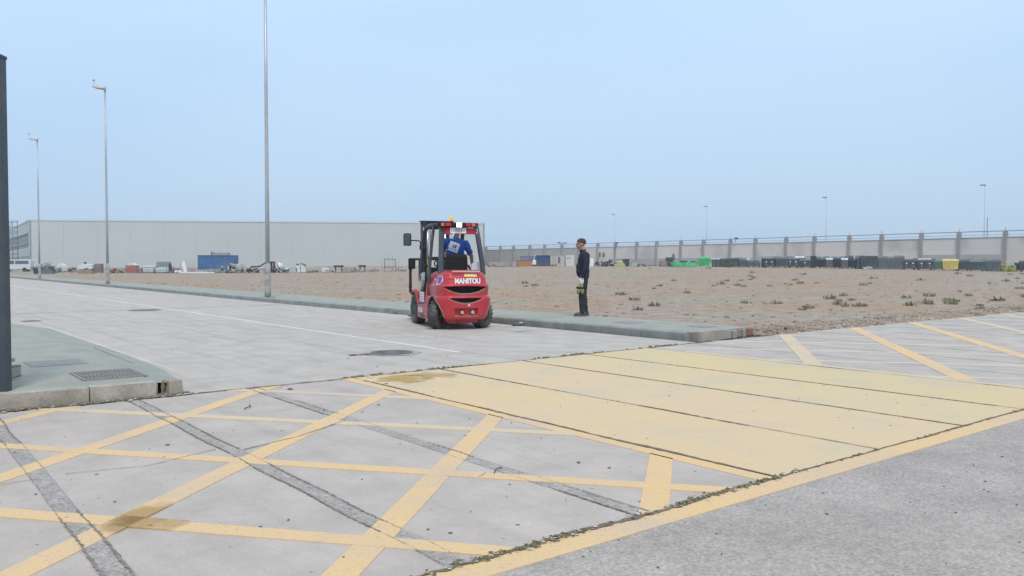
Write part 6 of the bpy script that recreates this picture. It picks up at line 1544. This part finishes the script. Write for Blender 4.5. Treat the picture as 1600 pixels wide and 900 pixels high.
# trailer with frame behind the nearest street lamp
t = thing('trailer', 'dark trailer with a raised frame behind the nearest street lamp', 'trailer'); mb = MB()
mb.tube([(-1.8, 0, .72), (-.6, 0, .80), (.1, 0, 1.25), (1.2, 0, 1.32)], .09, jk, 8); mb.box((.2, 0, .5), (2.6, .9, .14), gm3, bev=.02); mb.build('frame', t)
for x in (.75, 1.1): mb = MB(); mb.box((x, 0, .80), (.09, .7, 1.2), mat('post_maroon', (.16, .06, .07), .7)); mb.build('post', t)
for x in (-1.9, -.9, .9): mb = MB(); mb.lathe([(.27, -.1), (.27, .1)], m_wheel, c=(x, -.35, .27), axis='Y', seg=14); mb.build('wheel', t)
mb = MB(); mb.tube([(-1.3, -.4, .1), (-.5, -.4, .55), (.3, -.4, .6)], .07, tarp, 6); mb.build('pipe', t); place(t, 414, Yl)
t = thing('mixer', 'white and dark round mixer right of the nearest street lamp', 'mixer'); mb = MB(); mb.lathe([(.25, -.4), (.50, -.1), (.50, .2), (.22, .5)], tarp, c=(0, 0, .72), rot=Matrix.Rotation(R(60), 4, 'Y'), seg=20); mb.build('drum', t)
mb = MB(); mb.lathe([(.51, .0), (.51, .10)], jk, c=(0, 0, .72), rot=Matrix.Rotation(R(60), 4, 'Y'), seg=20); mb.build('band', t)
for s in (-1, 1): mb = MB(); mb.tube([(s*.35, -.2, 0), (s*.15, 0, .6)], .05, jk, 6); mb.build('leg', t)
place(t, 436, Yl)
a = MB(); a.box((0, 0, .32), (1.0, .8, .6), mat('crate_pale_grey', (.42, .44, .46), .7), bev=.02); a.box((0, 0, .64), (1.08, .86, .05), tarp); simple('crate', 'pale grey crate right of the round mixer', 'crate', [('box', a)], 459, 99)
a = MB(); a.box((0, 0, .45), (1.15, .8, .85), tarp, bev=.05); a.box((.0, -.42, .45), (.05, .04, .8), gm3); simple('white_bag', 'white bulk bag with dark clutter heaped on top', 'bulk bag', [('bag', a)], 471, 99)
heap('scrap_heap', 'dark clutter heaped on the white bulk bag', 'scrap', 471, 99, 1.3, .5, [jk, pal, gm3], 14, .85)
heap('rubble_heap', 'grey rubble right of the white bulk bag', 'rubble', 490, 98, 2.0, .5, [pal, m_stone], 30)
a = MB(); a.box((0, 0, .35), (.9, .7, .66), tarp, bev=.05); a.box((0, 0, .7), (.95, .75, .05), pal); simple('white_box', 'white box among the grey rubble right of the bulk bag', 'box', [('box', a)], 509, 99)
heap('scrap_heap', 'dark low scrap below the white box', 'scrap', 514, 96, 1.4, .42, [jk, m_stone, pal], 18)
def bench(lb, x, Y, w, h, m1, cat='table'):
    t = thing('work_table', lb, cat); mb = MB(); mb.box((0, 0, h), (w, .6, .22), m1, bev=.02); mb.build('top', t)
    for s in (-1, 1): mb = MB(); mb.box((s*w*.33, 0, h/2-.05), (.09, .4, h-.1), gm3); mb.build('leg', t)
    return place(t, x, Y)
bench('dark topped low table in the rubble line left of centre', 529, 98, 1.1, .75, jk); planks('pale planks just right of the dark topped table', 546, 98, 1.5, 4, pal)
bench('second dark topped table right of the pale planks', 566, 98, .8, .72, jk)
heap('rubble_heap', 'rubble between the tables and the square metal frame', 'rubble', 578, 97, 1.6, .45, [pal, m_stone], 22); heap('scrap_heap', 'dark bars and rubble left of the square metal frame', 'scrap', 588, 98, 1.0, .45, [jk, pal], 14)
t = thing('metal_frame', 'square upright metal frame left of the forklift', 'frame'); fm = mat('frame_mauve', (.17, .15, .20), .6)
mb = MB()
for s in (-1, 1): mb.box((s*.62, 0, .85), (.09, .09, 1.3), fm)
for z in (.55, 1.48): mb.box((0, 0, z), (1.33, .09, .08), fm)
mb.build('square', t); mb = MB()
for x, hh in ((-1.0, 1.5), (.95, 1.75), (-.2, 2.1), (.25, 1.9)): mb.tube([(x, .3, 0), (x, .3, hh)], .014, gm3, 5)
mb.build('rods', t); place(t, 609.5, 97)
heap('rubble_heap', 'white and grey rubble under the square metal frame', 'rubble', 612, 96, 3.0, .4, [pal, tarp, m_stone], 30)
heap('rubble_heap', 'rubble just left of the forklift mast', 'rubble', 634, 97, 1.6, .35, [pal, m_stone], 16)

# grey rag on the kerb
mb = MB(); mb.ball((0, 0, .03), .07, mat('rag_grey', (.10, .11, .12), .9, var=.3), 2, (2.1, 1.1, .6), .18, False); mb.ball((.14, .04, .05), .05, mat('rag_pale', (.42, .43, .42), .9), 2, (1.6, .9, .6), .15, False); o = mb.build('rag'); v = P(13.35, 10.68); o.location = (v.x, v.y, .0); o.rotation_euler = (0, 0, ROT)
tag(o, 'crumpled grey rag lying against the kerb between the forklift and the standing man', 'rag')

for x, Y, w, h, nm, lb, mm in (
  (120, 103, 1.5, .5, 'rubble_heap', 'grey rubble right of the low bush near the tarpaulin stack', [pal, m_stone]), (146, 98, 1.2, .3, 'timber_heap', 'flat timber offcuts before the brown block stack', [mpal, pal]),
  (172, 104, 1.4, .5, 'rubble_heap', 'brick rubble hidden behind the middle street lamp', [rbm, pal]), (243, 103, 1.3, .95, 'scrap_heap', 'mixed scrap between and behind the two pale tanks', [gm3, mpal, jk]),
  (272, 101, 1.6, .7, 'scrap_heap', 'dark and rusty scrap around the upright pump', [jk, rustm, pal]), (300, 103, 2.2, .45, 'scrap_heap', 'low scrap behind the long white planks', [gm3, pal, mpal]),
  (330, 99, 2.0, .55, 'rubble_heap', 'pale rubble before the left half of the blue container', [pal, cyn, m_stone]), (357, 99, 2.4, 1.0, 'scrap_heap', 'tall mixed scrap before the right half of the blue container', [pal, gm3, jk, cyn]),
  (366, 103, 1.6, 1.2, 'scrap_heap', 'scrap pile touching the right end of the blue container', [gm3, pal, mpal]), (394, 101, 1.8, .7, 'scrap_heap', 'rusty scrap left of the dark trailer', [rustm, jk, pal]),
  (426, 103, 2.2, 1.0, 'scrap_heap', 'grey scrap behind the trailer frame', [gm3, pal, jk]), (448, 99, 1.4, .6, 'scrap_heap', 'pale scrap between the round mixer and pale crate', [pal, tarp, gm3]),
  (480, 100, 1.4, .55, 'scrap_heap', 'dark scrap leaning on the right of the bulk bag', [jk, mpal, pal]), (500, 101, 2.2, .6, 'timber_heap', 'greyish timber heap behind the white box', [mpal, pal, gm3]),
  (538, 96, 2.0, .4, 'rubble_heap', 'rubble under the dark topped table', [pal, m_stone]), (556, 97, 1.8, .45, 'rubble_heap', 'rubble between the two dark topped tables', [pal, rustm, m_stone]),
  (625, 98, 1.6, .55, 'scrap_heap', 'white and dark scrap right of the square metal frame', [tarp, jk, pal])):
    heap(nm, lb, 'scrap' if nm == 'scrap_heap' else nm.split('_')[0], x, Y, w, h, mm, 30)

# ------------------------------------------------------------------ light sea haze over the whole place
hz = bpy.data.materials.new('haze'); hz.use_nodes = True; n_ = hz.node_tree.nodes; n_.remove(n_['Principled BSDF'])
pv = n_.new('ShaderNodeVolumePrincipled'); pv.inputs['Color'].default_value = (.93, .98, 1, 1); pv.inputs['Density'].default_value = .0008; pv.inputs['Anisotropy'].default_value = 0
hz.node_tree.links.new(pv.outputs[0], n_['Material Output'].inputs['Volume'])
mb = MB(); mb.box((0, 1850, 6.4), (5200, 4500, 15.2), hz); o = mb.build('haze'); tag(o, 'thin pale sea haze', kind='stuff')
